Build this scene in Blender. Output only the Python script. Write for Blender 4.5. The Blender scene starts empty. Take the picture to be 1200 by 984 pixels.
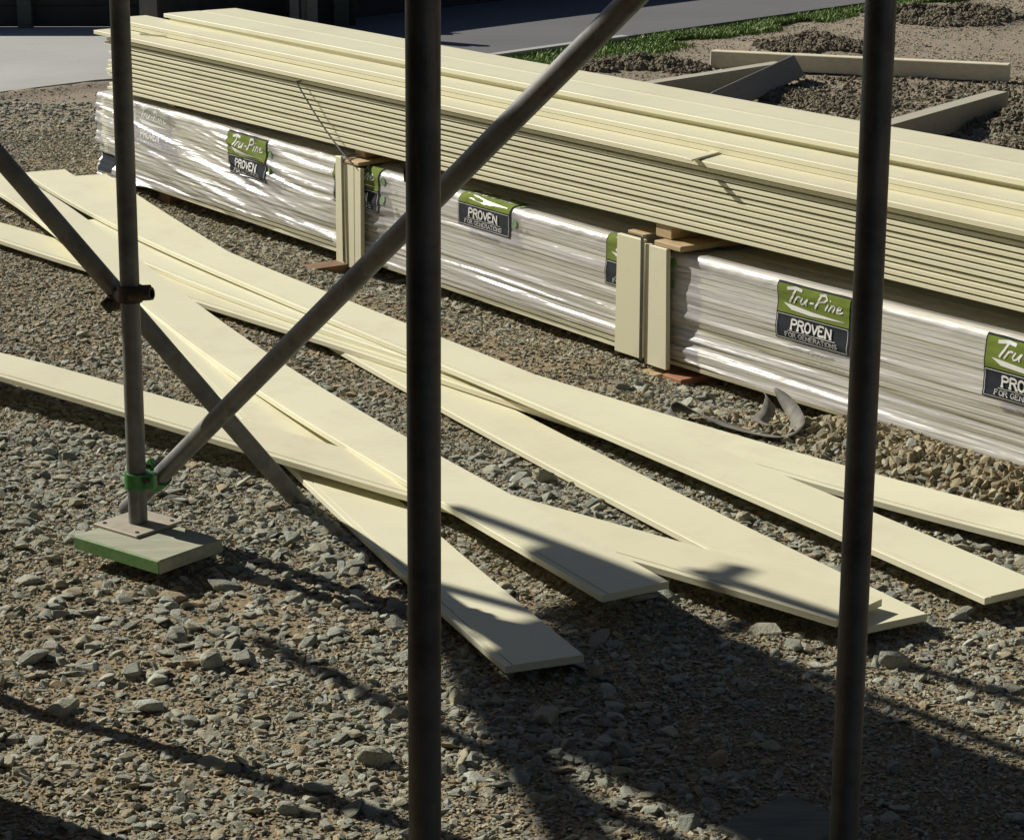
import bpy, bmesh, math, random
import numpy as np
from mathutils import Vector, Matrix, Quaternion
R = math.radians
rng = np.random.default_rng(7)
random.seed(7)
sc = bpy.context.scene
col = sc.collection

# ------------------------------------------------------------------ camera, world, sun, exposure
FP, PITCH, HCAM = 2800.0, R(16.0), 2.0
cp, sp = math.cos(PITCH), math.sin(PITCH)
cam = bpy.data.cameras.new('camera'); camo = bpy.data.objects.new('camera', cam); col.objects.link(camo)
camo.location = (0, 0, HCAM); camo.rotation_euler = (R(90) - PITCH, 0, 0)
cam.sensor_width = 36; cam.lens = 36 * FP / 1200; cam.clip_end = 600; cam.clip_start = .05
sc.camera = camo

AZ = np.array([.826, -.564]); AZ = AZ / np.linalg.norm(AZ)      # where shadows fall
EL = R(32)
world = bpy.data.worlds.new('World'); sc.world = world; world.use_nodes = True
wt = world.node_tree; bg = wt.nodes['Background']
sky = wt.nodes.new('ShaderNodeTexSky'); sky.sky_type = 'NISHITA'; sky.sun_disc = False
sky.air_density = .55; sky.dust_density = .4; sky.sun_elevation = EL; sky.sun_rotation = math.atan2(-AZ[0], -AZ[1])
wt.links.new(sky.outputs[0], bg.inputs[0]); bg.inputs[1].default_value = .05
sun = bpy.data.lights.new('sun', 'SUN'); suno = bpy.data.objects.new('sun', sun); col.objects.link(suno)
sun.energy = 5.0; sun.angle = R(.5); sun.color = (1, .95, .86)
suno.rotation_euler = Vector((AZ[0] * math.cos(EL), AZ[1] * math.cos(EL), -math.sin(EL))).to_track_quat('-Z', 'Y').to_euler()
suno.location = (-8, 6, 9)
vs = sc.view_settings; vs.view_transform = 'Standard'; vs.look = 'None'; vs.exposure = 0.27; vs.gamma = 1; vs.use_curve_mapping = False

# ------------------------------------------------------------------ measuring helpers
def ray(px, py):
    a = (px - 600) / FP; b = -(py - 492) / FP
    return np.array([a, cp + b * sp, -sp + b * cp])
O = np.array([0, 0, HCAM])
def gp(px, py, z=0.0):
    d = ray(px, py); return O + d * ((z - HCAM) / d[2])
def dp(px, py, depth): return O + ray(px, py) * depth
P0 = np.array([-1.865, 11.106, 0]); U = np.array([1.442, 6.42, 0]) - P0; U /= np.linalg.norm(U)
N = np.array([U[1], -U[0], 0])                  # pack front normal, towards the camera side
def pl(px, py, off=0):
    d = ray(px, py); return O + d * (((P0 + N * off - O) @ N) / (d @ N))
def W(s, off, z): return P0 + U * s + N * off + np.array([0, 0, z])

# smooth value noise
def vnoise(x, y, seed=0):
    x = np.asarray(x, float); y = np.asarray(y, float)
    xi = np.floor(x).astype(np.int64); yi = np.floor(y).astype(np.int64); fx = x - xi; fy = y - yi
    def h(a, b):
        v = (a * 374761393 + b * 668265263 + seed * 974634777) & 0xffffffff
        v = ((v ^ (v >> 13)) * 1274126177) & 0xffffffff
        return ((v ^ (v >> 16)) & 0xffff) / 65535.0
    fx = fx * fx * (3 - 2 * fx); fy = fy * fy * (3 - 2 * fy)
    return (h(xi, yi) * (1 - fx) + h(xi + 1, yi) * fx) * (1 - fy) + (h(xi, yi + 1) * (1 - fx) + h(xi + 1, yi + 1) * fx) * fy
def fbm(x, y, o=4, seed=0):
    r = 0; a = .5
    for i in range(o):
        r = r + a * (vnoise(x * 2 ** i + 17.3 * i, y * 2 ** i - 9.1 * i, seed + i) * 2 - 1); a *= .5
    return r
def sstep(a, b, x):
    t = np.clip((x - a) / (b - a), 0, 1); return t * t * (3 - 2 * t)

# ------------------------------------------------------------------ object helpers
def link(o, parent=None):
    col.objects.link(o)
    if parent is not None: o.parent = parent
    return o
def tag(o, label=None, cat=None, group=None, kind=None):
    if label: o['label'] = label
    if cat: o['category'] = cat
    if group: o['group'] = group
    if kind: o['kind'] = kind
    return o
def mesh_obj(name, verts, faces, mat, parent=None, loc=None, smooth=False):
    """world-space verts; the origin is put at loc (or at the parent's)"""
    v = np.asarray(verts, float)
    if parent is not None: o0 = world_loc(parent)
    elif loc is not None: o0 = np.asarray(loc, float)
    else: o0 = np.array([v[:, 0].mean(), v[:, 1].mean(), v[:, 2].min()])
    if parent is not None and loc is not None: o0 = np.asarray(loc, float)
    me = bpy.data.meshes.new(name)
    me.from_pydata((v - o0).tolist(), [], [list(map(int, f)) for f in faces])
    if mat: me.materials.append(mat)
    if smooth: me.polygons.foreach_set('use_smooth', [True] * len(me.polygons))
    me.update()
    o = bpy.data.objects.new(name, me)
    o.location = o0 - (world_loc(parent) if parent is not None else 0)
    return link(o, parent)
def world_loc(o):
    l = np.array(o.location)
    while o.parent is not None:
        o = o.parent; l = l + np.array(o.location)
    return l
def empty(name, loc):
    o = bpy.data.objects.new(name, None); o.location = loc; o.empty_display_size = .1; return link(o)
class MB:
    def __init__(s): s.v = []; s.f = []
    def add(s, v, f):
        b = len(s.v); s.v += [tuple(map(float, q)) for q in v]; s.f += [tuple(i + b for i in g) for g in f]; return s
    def box(s, c, ax, ay, az, bev=.003):
        """oriented box: centre, three half-vectors, chamfered edges"""
        c, ax, ay, az = map(lambda q: np.asarray(q, float), (c, ax, ay, az))
        bm = bmesh.new(); bmesh.ops.create_cube(bm, size=2)
        la, lb, lc = [np.linalg.norm(q) for q in (ax, ay, az)]
        for v in bm.verts: v.co = Vector((v.co.x * la, v.co.y * lb, v.co.z * lc))
        if bev: bmesh.ops.bevel(bm, geom=list(bm.edges), offset=min(bev, .4 * min(la, lb, lc)), segments=1, affect='EDGES')
        M = np.stack([ax / la, ay / lb, az / lc], 1)
        bm.verts.index_update()
        vs_ = [c + M @ np.array(v.co) for v in bm.verts]; fs = [[v.index for v in f.verts] for f in bm.faces]
        bm.free(); return s.add(vs_, fs)
    def tube(s, p0, p1, r, wall=.004, seg=28):
        p0 = np.asarray(p0, float); p1 = np.asarray(p1, float); d = p1 - p0; d /= np.linalg.norm(d)
        a = np.cross(d, [0, 0, 1.0] if abs(d[2]) < .9 else [1.0, 0, 0]); a /= np.linalg.norm(a); b = np.cross(d, a)
        rings = []
        for p, rr in ((p0, r), (p1, r), (p1, r - wall), (p0, r - wall)):
            rings.append([p + rr * (a * math.cos(t) + b * math.sin(t)) for t in np.linspace(0, 2 * math.pi, seg, endpoint=False)])
        v = [q for ring in rings for q in ring]; f = []
        for k in range(4):
            k2 = (k + 1) % 4
            for i in range(seg):
                j = (i + 1) % seg; f.append((k * seg + i, k * seg + j, k2 * seg + j, k2 * seg + i))
        return s.add(v, f)
    def rod(s, p0, p1, r, seg=12, r1=None):
        p0 = np.asarray(p0, float); p1 = np.asarray(p1, float); d = p1 - p0; d /= np.linalg.norm(d)
        a = np.cross(d, [0, 0, 1.0] if abs(d[2]) < .9 else [1.0, 0, 0]); a /= np.linalg.norm(a); b = np.cross(d, a)
        r1 = r if r1 is None else r1
        v = [p + rr * (a * math.cos(t) + b * math.sin(t)) for p, rr in ((p0, r), (p1, r1)) for t in np.linspace(0, 2 * math.pi, seg, endpoint=False)]
        f = [(i, (i + 1) % seg, seg + (i + 1) % seg, seg + i) for i in range(seg)] + [tuple(range(seg))[::-1], tuple(range(seg, 2 * seg))]
        return s.add(v, f)
    def build(s, name, mat, parent=None, loc=None, smooth=False): return mesh_obj(name, s.v, s.f, mat, parent, loc, smooth)
def autosmooth(o, ang=40):
    me = o.data
    me.polygons.foreach_set('use_smooth', [True] * len(me.polygons))
    bm = bmesh.new(); bm.from_mesh(me)
    for e in bm.edges:
        if len(e.link_faces) == 2 and e.calc_face_angle(0) > R(ang): e.smooth = False
    bm.to_mesh(me); bm.free(); return o

# ------------------------------------------------------------------ materials
def new_mat(name):
    m = bpy.data.materials.new(name); m.use_nodes = True
    return m, m.node_tree, m.node_tree.nodes['Principled BSDF']
def nd(t, typ, **kw):
    n = t.nodes.new(typ)
    for k, v in kw.items(): setattr(n, k, v)
    return n
def ramp(t, stops, fac, interp='LINEAR'):
    r = nd(t, 'ShaderNodeValToRGB'); e = r.color_ramp.elements; r.color_ramp.interpolation = interp
    while len(e) < len(stops): e.new(.5)
    for i, (p, c) in enumerate(stops): e[i].position = p; e[i].color = (*c, 1)
    t.links.new(fac, r.inputs[0]); return r.outputs[0]
def noise(t, scale, detail=4, rough=.55, vec=None, stretch=None, coord='Object'):
    tc = nd(t, 'ShaderNodeTexCoord'); v = tc.outputs[coord] if vec is None else vec
    if stretch is not None:
        mp = nd(t, 'ShaderNodeMapping'); mp.inputs['Scale'].default_value = stretch[:3]
        if len(stretch) > 3: mp.inputs['Rotation'].default_value = stretch[3]
        t.links.new(v, mp.inputs[0]); v = mp.outputs[0]
    n = nd(t, 'ShaderNodeTexNoise'); n.inputs['Scale'].default_value = scale; n.inputs['Detail'].default_value = detail
    n.inputs['Roughness'].default_value = rough; t.links.new(v, n.inputs['Vector']); return n.outputs['Fac']
def bump(t, b, h, strength, dist, prev=None):
    n = nd(t, 'ShaderNodeBump'); n.inputs['Strength'].default_value = strength; n.inputs['Distance'].default_value = dist
    t.links.new(h, n.inputs['Height'])
    if prev is not None: t.links.new(prev, n.inputs['Normal'])
    t.links.new(n.outputs[0], b.inputs['Normal']); return n.outputs[0]
def mixc(t, fac, a, b, mode='MIX'):
    m = nd(t, 'ShaderNodeMix', data_type='RGBA', blend_type=mode)
    if isinstance(fac, float): m.inputs[0].default_value = fac
    else: t.links.new(fac, m.inputs[0])
    for s_, q in ((6, a), (7, b)):
        if isinstance(q, tuple): m.inputs[s_].default_value = (*q, 1)
        else: t.links.new(q, m.inputs[s_])
    return m.outputs[2]
def plain(name, c0, c1, scale=20, rough=.6, metal=0, bstr=.2, bdist=.002, stretch=None, detail=5):
    m, t, b = new_mat(name)
    f = noise(t, scale, detail, stretch=stretch)
    t.links.new(ramp(t, [(.3, c0), (.7, c1)], f), b.inputs['Base Color'])
    b.inputs['Roughness'].default_value = rough; b.inputs['Metallic'].default_value = metal
    if bstr: bump(t, b, f, bstr, bdist)
    return m

def mat_board(name, wear=1.0):
    m, t, b = new_mat(name)
    oi = nd(t, 'ShaderNodeObjectInfo')
    f = noise(t, 2.2, 5, .6, stretch=(1, 1, 1))
    c = ramp(t, [(.3, (.73, .705, .505)), (.7, (.77, .745, .54))], f)
    c = mixc(t, oi.outputs['Random'], c, mixc(t, .8, c, (.69, .65, .44)))
    # faint handling smudges and dust spots
    sm = noise(t, 7, 6, .7)
    k = ramp(t, [(.56, (0, 0, 0)), (.80, (.45, .45, .45))], sm)
    c = mixc(t, k, c, (.58, .54, .40))
    du = noise(t, 1.7, 7, .72)
    c = mixc(t, ramp(t, [(.50, (0, 0, 0)), (.78, (.6, .6, .6))], du), c, (.54, .485, .35))
    sc_ = noise(t, 3, 3, .6, stretch=(2, 60, 2, (0, 0, R(40))))
    c = mixc(t, ramp(t, [(.66, (0, 0, 0)), (.72, (.35, .35, .35))], sc_), c, (.80, .79, .64))
    sp_ = noise(t, 120, 2, .5)
    k2 = ramp(t, [(.72, (0, 0, 0)), (.78, (.5, .5, .5))], sp_)
    c = mixc(t, k2, c, (.55, .50, .36))
    t.links.new(c, b.inputs['Base Color'])
    b.inputs['Roughness'].default_value = .55; b.inputs['Specular IOR Level'].default_value = .35
    bump(t, b, noise(t, 260, 3, .5), .12, .0006)
    return m
M = {}
M['board'] = mat_board('primed_timber')
M['timber'] = plain('rough_pine', (.40, .29, .15), (.52, .39, .22), 14, .75, 0, .3, .002, (1, 1, 6))
M['dark_timber'] = plain('dark_pine', (.16, .09, .045), (.24, .14, .07), 14, .8, 0, .3, .002)
M['red_timber'] = plain('red_timber', (.30, .13, .06), (.38, .18, .09), 16, .8, 0, .3, .002)
M['new_pine'] = plain('new_pine', (.62, .56, .38), (.74, .68, .50), 9, .75, 0, .2, .002, (1, 6, 6))
M['form_timber'] = plain('form_timber', (.36, .34, .26), (.46, .43, .33), 9, .8, 0, .3, .002, (1, 6, 6))
M['old_timber'] = plain('old_dark_timber', (.10, .11, .09), (.19, .19, .15), 9, .9, 0, .4, .003, (1, 6, 6))
M['grey_timber'] = plain('weathered_timber', (.20, .19, .16), (.28, .27, .23), 9, .85, 0, .4, .003, (1, 6, 6))
def mat_tube():
    m, t, b = new_mat('galvanised_tube')
    f = noise(t, 9, 7, .65); g = noise(t, 60, 4, .6)
    c = ramp(t, [(.35, (.10, .10, .095)), (.6, (.19, .19, .175)), (.75, (.14, .11, .08))], f)
    c = mixc(t, ramp(t, [(.55, (0, 0, 0)), (.7, (.5, .5, .5))], g), c, (.17, .16, .14))
    t.links.new(c, b.inputs['Base Color']); b.inputs['Metallic'].default_value = .45; b.inputs['Roughness'].default_value = .55
    h = noise(t, 30, 6, .7, stretch=(1, 1, .12)); c = mixc(t, ramp(t, [(.58, (0, 0, 0)), (.68, (.7, .7, .7))], h), c, (.26, .25, .22))
    ru = noise(t, 6, 6, .7); c = mixc(t, ramp(t, [(.62, (0, 0, 0)), (.74, (.7, .7, .7))], ru), c, (.13, .065, .03)); t.links.new(c, b.inputs['Base Color'])
    bump(t, b, g, .35, .001); return m
M['tube'] = mat_tube()
M['coupler'] = plain('rusty_coupler', (.05, .045, .03), (.10, .075, .045), 40, .7, .5, .3, .002)
M['plate'] = plain('steel_plate', (.36, .32, .24), (.46, .42, .33), 30, .6, .2, .3, .001)
M['green'] = plain('green_paint', (.015, .13, .025), (.06, .25, .06), 50, .45, 0, .2, .001)
def mat_pad():
    m, t, b = new_mat('painted_sole_board')
    f = noise(t, 8, 6, .6, stretch=(1, 5, 5)); g = noise(t, 25, 5, .7)
    wood = ramp(t, [(.3, (.27, .29, .20)), (.7, (.42, .42, .31))], f)
    wood = mixc(t, ramp(t, [(.55, (0, 0, 0)), (.72, (.45, .45, .45))], g), wood, (.40, .25, .14))
    t.links.new(wood, b.inputs['Base Color']); b.inputs['Roughness'].default_value = .85; bump(t, b, f, .4, .002); return m
M['pad'] = mat_pad()
def mat_padgreen():
    m, t, b = new_mat('worn_green_paint')
    g = noise(t, 30, 6, .7)
    t.links.new(ramp(t, [(.3, (.11, .24, .07)), (.55, (.17, .32, .11)), (.72, (.30, .30, .18))], g), b.inputs['Base Color'])
    b.inputs['Roughness'].default_value = .7; bump(t, b, g, .3, .001); return m
M['padgreen'] = mat_padgreen()
M['strap'] = plain('strap_webbing', (.09, .09, .08), (.24, .225, .185), 22, .95, 0, .3, .002)
M['steel_strap'] = plain('steel_strap', (.05, .05, .05), (.12, .11, .10), 30, .4, .6, .1, .001)
M['navy'] = plain('print_navy', (.010, .014, .020), (.016, .02, .028), 20, 18, 0, 0)
M['olive'] = plain('print_olive', (.12, .17, .015), (.17, .22, .03), 12, 18, 0, 0)
M['white_ink'] = plain('print_white', (.72, .72, .68), (.78, .78, .74), 20, .35, 0, 0)
M['grey_ink'] = plain('print_grey', (.10, .10, .10), (.16, .16, .16), 20, .4, 0, 0)
M['concrete'] = None
def mat_film():
    m, t, b = new_mat('stretch_film')
    b.inputs['Base Color'].default_value = (.76, .74, .74, 1); b.inputs['Roughness'].default_value = .2
    b.inputs['Specular IOR Level'].default_value = .9
    uv = nd(t, 'ShaderNodeUVMap').outputs[0]
    n1 = noise(t, 1, 5, .6, vec=uv, stretch=(.9, 22, 1, (0, 0, R(5))))
    n2 = noise(t, 1, 3, .6, vec=uv, stretch=(2.5, 80, 1, (0, 0, R(2))))
    sxy = nd(t, 'ShaderNodeSeparateXYZ'); t.links.new(uv, sxy.inputs[0])
    mr = nd(t, 'ShaderNodeMapRange'); mr.inputs[1].default_value = 1.8; mr.inputs[2].default_value = 2.6; mr.inputs[3].default_value = .48; mr.inputs[4].default_value = .38; t.links.new(sxy.outputs[0], mr.inputs[0])
    k = bump(t, b, n1, .7, .03); t.links.new(mr.outputs[0], t.nodes[-1].inputs['Strength'])
    bump(t, b, n2, .25, .005, k)
    t.links.new(ramp(t, [(.35, (.2,) * 3), (.7, (.5,) * 3)], noise(t, 1, 3, .6, vec=uv, stretch=(2, 9, 1, (0, 0, R(9))))), b.inputs['Roughness'])
    tr = nd(t, 'ShaderNodeBsdfTransparent'); mx = nd(t, 'ShaderNodeMixShader')
    w = ramp(t, [(.35, (.68,) * 3), (.65, (.34,) * 3)], noise(t, 1, 4, .6, vec=uv, stretch=(1.2, 14, 1, (0, 0, R(5)))))
    t.links.new(w, mx.inputs[0])
    t.links.new(b.outputs[0], mx.inputs[1]); t.links.new(tr.outputs[0], mx.inputs[2])
    t.links.new(mx.outputs[0], t.nodes['Material Output'].inputs[0]); return m
M['film'] = mat_film()

def mat_ground():
    m, t, b = new_mat('gravelly_dirt')
    big = noise(t, .9, 5, .6); mid = noise(t, 9, 6, .65); fine = noise(t, 85, 5, .7)
    c = ramp(t, [(.35, (.21, .165, .105)), (.5, (.25, .20, .13)), (.68, (.19, .17, .135))], big)
    c2 = ramp(t, [(.3, (.13, .11, .08)), (.5, (.23, .185, .12)), (.68, (.31, .235, .14))], mid)
    c = mixc(t, .55, c, c2)
    c3 = ramp(t, [(.3, (.11, .09, .065)), (.5, (.24, .2, .14)), (.7, (.36, .30, .2))], fine)
    c = mixc(t, .5, c, c3)
    tc = nd(t, 'ShaderNodeTexCoord')
    vo = nd(t, 'ShaderNodeTexVoronoi'); vo.inputs['Scale'].default_value = 75; t.links.new(tc.outputs['Object'], vo.inputs['Vector'])
    vc = nd(t, 'ShaderNodeSeparateColor'); t.links.new(vo.outputs['Color'], vc.inputs[0])
    cc = ramp(t, [(0, (.12, .105, .085)), (.35, (.2, .17, .12)), (.7, (.29, .23, .15)), (1, (.34, .31, .25))], vc.outputs[0])
    c = mixc(t, .45, c, cc); c = mixc(t, 1.0, c, (1.06, 1.0, .87), 'MULTIPLY')
    # the worn yard beyond the stack is greyer and smoother
    sx = nd(t, 'ShaderNodeSeparateXYZ'); t.links.new(tc.outputs['Object'], sx.inputs[0])
    mr = nd(t, 'ShaderNodeMapRange'); mr.inputs[1].default_value = 10.5; mr.inputs[2].default_value = 13.5; t.links.new(sx.outputs['Y'], mr.inputs[0])
    c = mixc(t, mr.outputs[0], c, mixc(t, .45, c, (.30, .27, .23)))
    t.links.new(c, b.inputs['Base Color']); b.inputs['Roughness'].default_value = .95; b.inputs['Specular IOR Level'].default_value = .15
    k = bump(t, b, mid, .2, .012)
    k = bump(t, b, vo.outputs['Distance'], .6, -.005, k)
    bump(t, b, fine, .3, .003, k)
    return m
M['ground'] = mat_ground()
def mat_stone(name, stops, rough=.85):
    m, t, b = new_mat(name)
    oi = nd(t, 'ShaderNodeObjectInfo')
    c = ramp(t, stops, oi.outputs['Random'])
    f = noise(t, 2.4, 6, .65)
    c = mixc(t, ramp(t, [(.35, (0, 0, 0)), (.75, (.55, .55, .55))], f), c, (.33, .29, .20))
    c = mixc(t, 1.0, c, (1.24, 1.27, 1.21), 'MULTIPLY'); t.links.new(c, b.inputs['Base Color']); b.inputs['Roughness'].default_value = rough; b.inputs['Specular IOR Level'].default_value = .3
    bump(t, b, noise(t, 6, 5, .7), .5, .12)
    return m
M['stone'] = mat_stone('slate_stone', [(0, (.17, .18, .16)), (.2, (.25, .265, .235)), (.4, (.33, .335, .29)), (.52, (.36, .33, .24)), (.64, (.29, .31, .295)), (.78, (.42, .40, .32)), (.86, (.36, .27, .16)), (.94, (.40, .42, .38)), (1, (.50, .49, .43))])
M['grit'] = mat_stone('grit', [(0, (.15, .15, .125)), (.15, (.24, .235, .19)), (.3, (.33, .29, .205)), (.45, (.29, .28, .23)), (.6, (.43, .33, .20)), (.72, (.30, .31, .28)), (.82, (.36, .25, .13)), (.9, (.46, .41, .30)), (1, (.55, .52, .44))])
M['rubble'] = mat_stone('tan_rubble', [(0, (.21, .165, .105)), (.3, (.30, .235, .145)), (.55, (.37, .295, .18)), (.75, (.31, .28, .215)), (.9, (.41, .33, .19)), (1, (.46, .41, .29))])
M['clod'] = mat_stone('soil_clod', [(0, (.085, .066, .048)), (.5, (.14, .112, .08)), (1, (.22, .185, .14))], .95)
def mat_conc():
    m, t, b = new_mat('concrete')
    f = noise(t, 1.3, 6, .6); g = noise(t, 70, 4, .7)
    c = mixc(t, .35, ramp(t, [(.3, (.33, .33, .31)), (.7, (.42, .42, .39))], f), ramp(t, [(.3, (.27, .27, .25)), (.7, (.48, .47, .44))], g)); c = mixc(t, ramp(t, [(.55, (0, 0, 0)), (.75, (.5, .5, .5))], noise(t, .8, 7, .7)), c, (.28, .26, .22)); c = mixc(t, ramp(t, [(.70, (0, 0, 0)), (.74, (.8, .8, .8))], noise(t, 9, 3, .6)), c, (.2, .18, .15))
    t.links.new(c, b.inputs['Base Color']); b.inputs['Roughness'].default_value = .9; bump(t, b, g, .3, .002); return m
M['concrete'] = mat_conc()
def mat_asph():
    m, t, b = new_mat('asphalt')
    f = noise(t, 1.1, 6, .6); g = noise(t, 160, 3, .7)
    c = mixc(t, .4, ramp(t, [(.3, (.085, .09, .095)), (.7, (.13, .13, .13))], f), ramp(t, [(.3, (.06, .06, .065)), (.72, (.2, .2, .2))], g))
    t.links.new(c, b.inputs['Base Color']); b.inputs['Roughness'].default_value = .85; bump(t, b, g, .5, .003); return m
M['asphalt'] = mat_asph()
def mat_grass():
    m, t, b = new_mat('grass_blades')
    f = noise(t, 5, 4, .6); g = noise(t, 90, 2, .5)
    c = mixc(t, .5, ramp(t, [(.3, (.11, .21, .03)), (.7, (.20, .33, .05))], f), ramp(t, [(.35, (.07, .14, .02)), (.65, (.30, .38, .10))], g))
    t.links.new(c, b.inputs['Base Color']); b.inputs['Roughness'].default_value = .6
    b.inputs['Subsurface Weight'].default_value = 0
    return m
M['grass'] = mat_grass()
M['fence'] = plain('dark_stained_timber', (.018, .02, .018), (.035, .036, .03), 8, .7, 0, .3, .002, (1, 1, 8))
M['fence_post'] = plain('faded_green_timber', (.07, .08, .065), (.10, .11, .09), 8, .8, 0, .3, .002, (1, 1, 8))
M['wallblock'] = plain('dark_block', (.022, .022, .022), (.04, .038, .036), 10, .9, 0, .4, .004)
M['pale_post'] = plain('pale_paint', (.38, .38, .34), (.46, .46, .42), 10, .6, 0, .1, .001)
M['shade_house'] = plain('shade_house_skin', (.025, .025, .025), (.04, .04, .04), 6, .8, 0, .2, .002)  # dark skin of the unseen buildings added to block light
M['plank'] = plain('scaffold_plank', (.28, .22, .14), (.38, .31, .21), 9, .85, 0, .3, .002, (1, 6, 6))

# ------------------------------------------------------------------ ground level
PACKL = 7.3                                             # length of the packs
def sag(s): return np.interp(s, [-.2, 0, 2, 3.9, 5.7, 7.3], [0, 0, -.012, -.025, 0, .0])
def packco(x, y):
    dx = x - P0[0]; dy = y - P0[1]
    return dx * U[0] + dy * U[1], dx * N[0] + dy * N[1]
MOUNDS = []                                            # x, y, radius, height
for (px, py, r, h) in ((742, 78, .33, .09), (790, 80, .25, .05), (700, 82, .2, .05), (945, 56, .4, .10), (985, 58, .3, .06), (1110, 26, .5, .12), (1160, 24, .35, .08), (1062, 22, .3, .07),
                       (1195, 150, .35, .14), (1215, 190, .3, .13), (1170, 180, .22, .06), (1000, 122, .3, .03), (920, 112, .25, .03)):
    q = gp(px, py); MOUNDS.append((q[0], q[1], r, h * .6))
a0_, b0_ = gp(0, 111)[:2], gp(112, 97)[:2]; e_ = (b0_ - a0_) / np.linalg.norm(b0_ - a0_); en_ = np.array([-e_[1], e_[0]])
def gz(x, y):
    x = np.asarray(x, float); y = np.asarray(y, float)
    near = 1 - sstep(20, 30, y)
    z = -.012 + .012 * fbm(x * 1.1, y * 1.1, 3, 3) + .008 * fbm(x * 7, y * 7, 3, 11)
    s, o = packco(x, y)
    dip = sstep(-1.1, -.75, o) * (1 - sstep(.02, .34, o)) * sstep(-.3, .4, s) * (1 - sstep(4.7, 5.2, s))
    z = z - .055 * dip
    under = sstep(-1.0, -.8, o) * (1 - sstep(-.06, .02, o)) * sstep(-.5, -.2, s)
    z = z - .05 * under * sstep(4.7, 5.2, s)
    berm = np.exp(-((o - .16) / .13) ** 2) * sstep(4.75, 5.4, s)
    z = z + (.055 + .03 * fbm(x * 5, y * 5, 3, 21)) * berm
    rub = np.exp(-((o - .18) / .14) ** 2) * np.exp(-((s - 4.0) / .3) ** 2)
    z = z + .035 * rub
    for (mx, my, r, h) in MOUNDS:
        d2 = ((x - mx) ** 2 + (y - my) ** 2) / r ** 2
        z = z + np.exp(-d2 * 1.4) * h * (1 + .7 * fbm(x * 9, y * 9, 3, 5))
    dl = (x - a0_[0]) * en_[0] + (y - a0_[1]) * en_[1]; along = (x - a0_[0]) * e_[0] + (y - a0_[1]) * e_[1]
    z = z + .026 * np.exp(-((dl + .07) / .12) ** 2) * sstep(-4, -2, -np.abs(along - .3)) * (1 + .6 * fbm(x * 6, y * 6, 2, 8))
    return z * near
# ground sheet, fine where the picture looks at it
def axis(lo, hi, fine0, fine1, step):
    a = list(np.arange(fine0, fine1 + 1e-6, step)); d = step
    while a[-1] < hi: d *= 1.35; a.append(a[-1] + d)
    d = step; b = [fine0]
    while b[-1] > lo: d *= 1.35; b.append(b[-1] - d)
    return np.array(b[:0:-1] + a)
gx = axis(-150, 150, -3.2, 4.4, .025); gy = axis(-60, 260, 3.4, 19.5, .03)
GX, GY = np.meshgrid(gx, gy); GZ = gz(GX, GY)
nx, ny = len(gx), len(gy)
me = bpy.data.meshes.new('ground')
me.vertices.add(nx * ny); me.vertices.foreach_set('co', np.stack([GX, GY, GZ], -1).ravel())
ii = (np.arange(ny - 1)[:, None] * nx + np.arange(nx - 1)[None]).ravel()
quads = np.stack([ii, ii + 1, ii + nx + 1, ii + nx], 1)
nq = len(quads); me.loops.add(nq * 4); me.polygons.add(nq)
me.loops.foreach_set('vertex_index', quads.ravel().astype(np.int32))
me.polygons.foreach_set('loop_start', np.arange(0, nq * 4, 4, dtype=np.int32)); me.update(calc_edges=True)
me.polygons.foreach_set('use_smooth', np.ones(nq, bool))
me.materials.append(M['ground'])
ground = link(bpy.data.objects.new('ground', me)); tag(ground, kind='structure')

def slab(name, pts, z, th, mat):
    n = len(pts); v = [(p[0], p[1], z) for p in pts] + [(p[0], p[1], z - th) for p in pts]
    f = [tuple(range(n)), tuple(range(2 * n - 1, n - 1, -1))] + [(i, n + i, n + (i + 1) % n, (i + 1) % n) for i in range(n)]
    o = mesh_obj(name, v, f, mat); bm = bmesh.new(); bm.from_mesh(o.data); bmesh.ops.recalc_face_normals(bm, faces=bm.faces); bm.to_mesh(o.data); bm.free(); return o
# driveway and path
a, b_ = gp(0, 111), gp(112, 97); e = (b_ - a) / np.linalg.norm(b_ - a)
tag(slab('driveway', [(a - e * 6)[:2], b_[:2], (-1.7, 14.75), (-1.35, 16.9), (-9, 17.6)], .016, .2, M['concrete']), kind='structure')
rd = np.array([.67, .742]); rd /= np.linalg.norm(rd); rp = np.array([rd[1], -rd[0]])          # along the path; to its right (towards the site)
q0 = gp(588, 69)[:2]
kk = [q0 - rd * .9, q0 + rd * 40, q0 + rd * 40 - rp * 2.15, q0 - rd * 1.0 - rp * 2.15]
tag(slab('road', [kk[0], kk[1], kk[2], kk[3]], .03, .2, M['asphalt']), kind='structure')
kb = [q0 - rd * .2 + rp * .0, q0 + rd * 1.2 + rp * .0, q0 + rd * 1.2 + rp * .07, q0 - rd * .2 + rp * .07]
tag(slab('kerb_strip', kb, .045, .2, M['concrete']), kind='structure')

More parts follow.
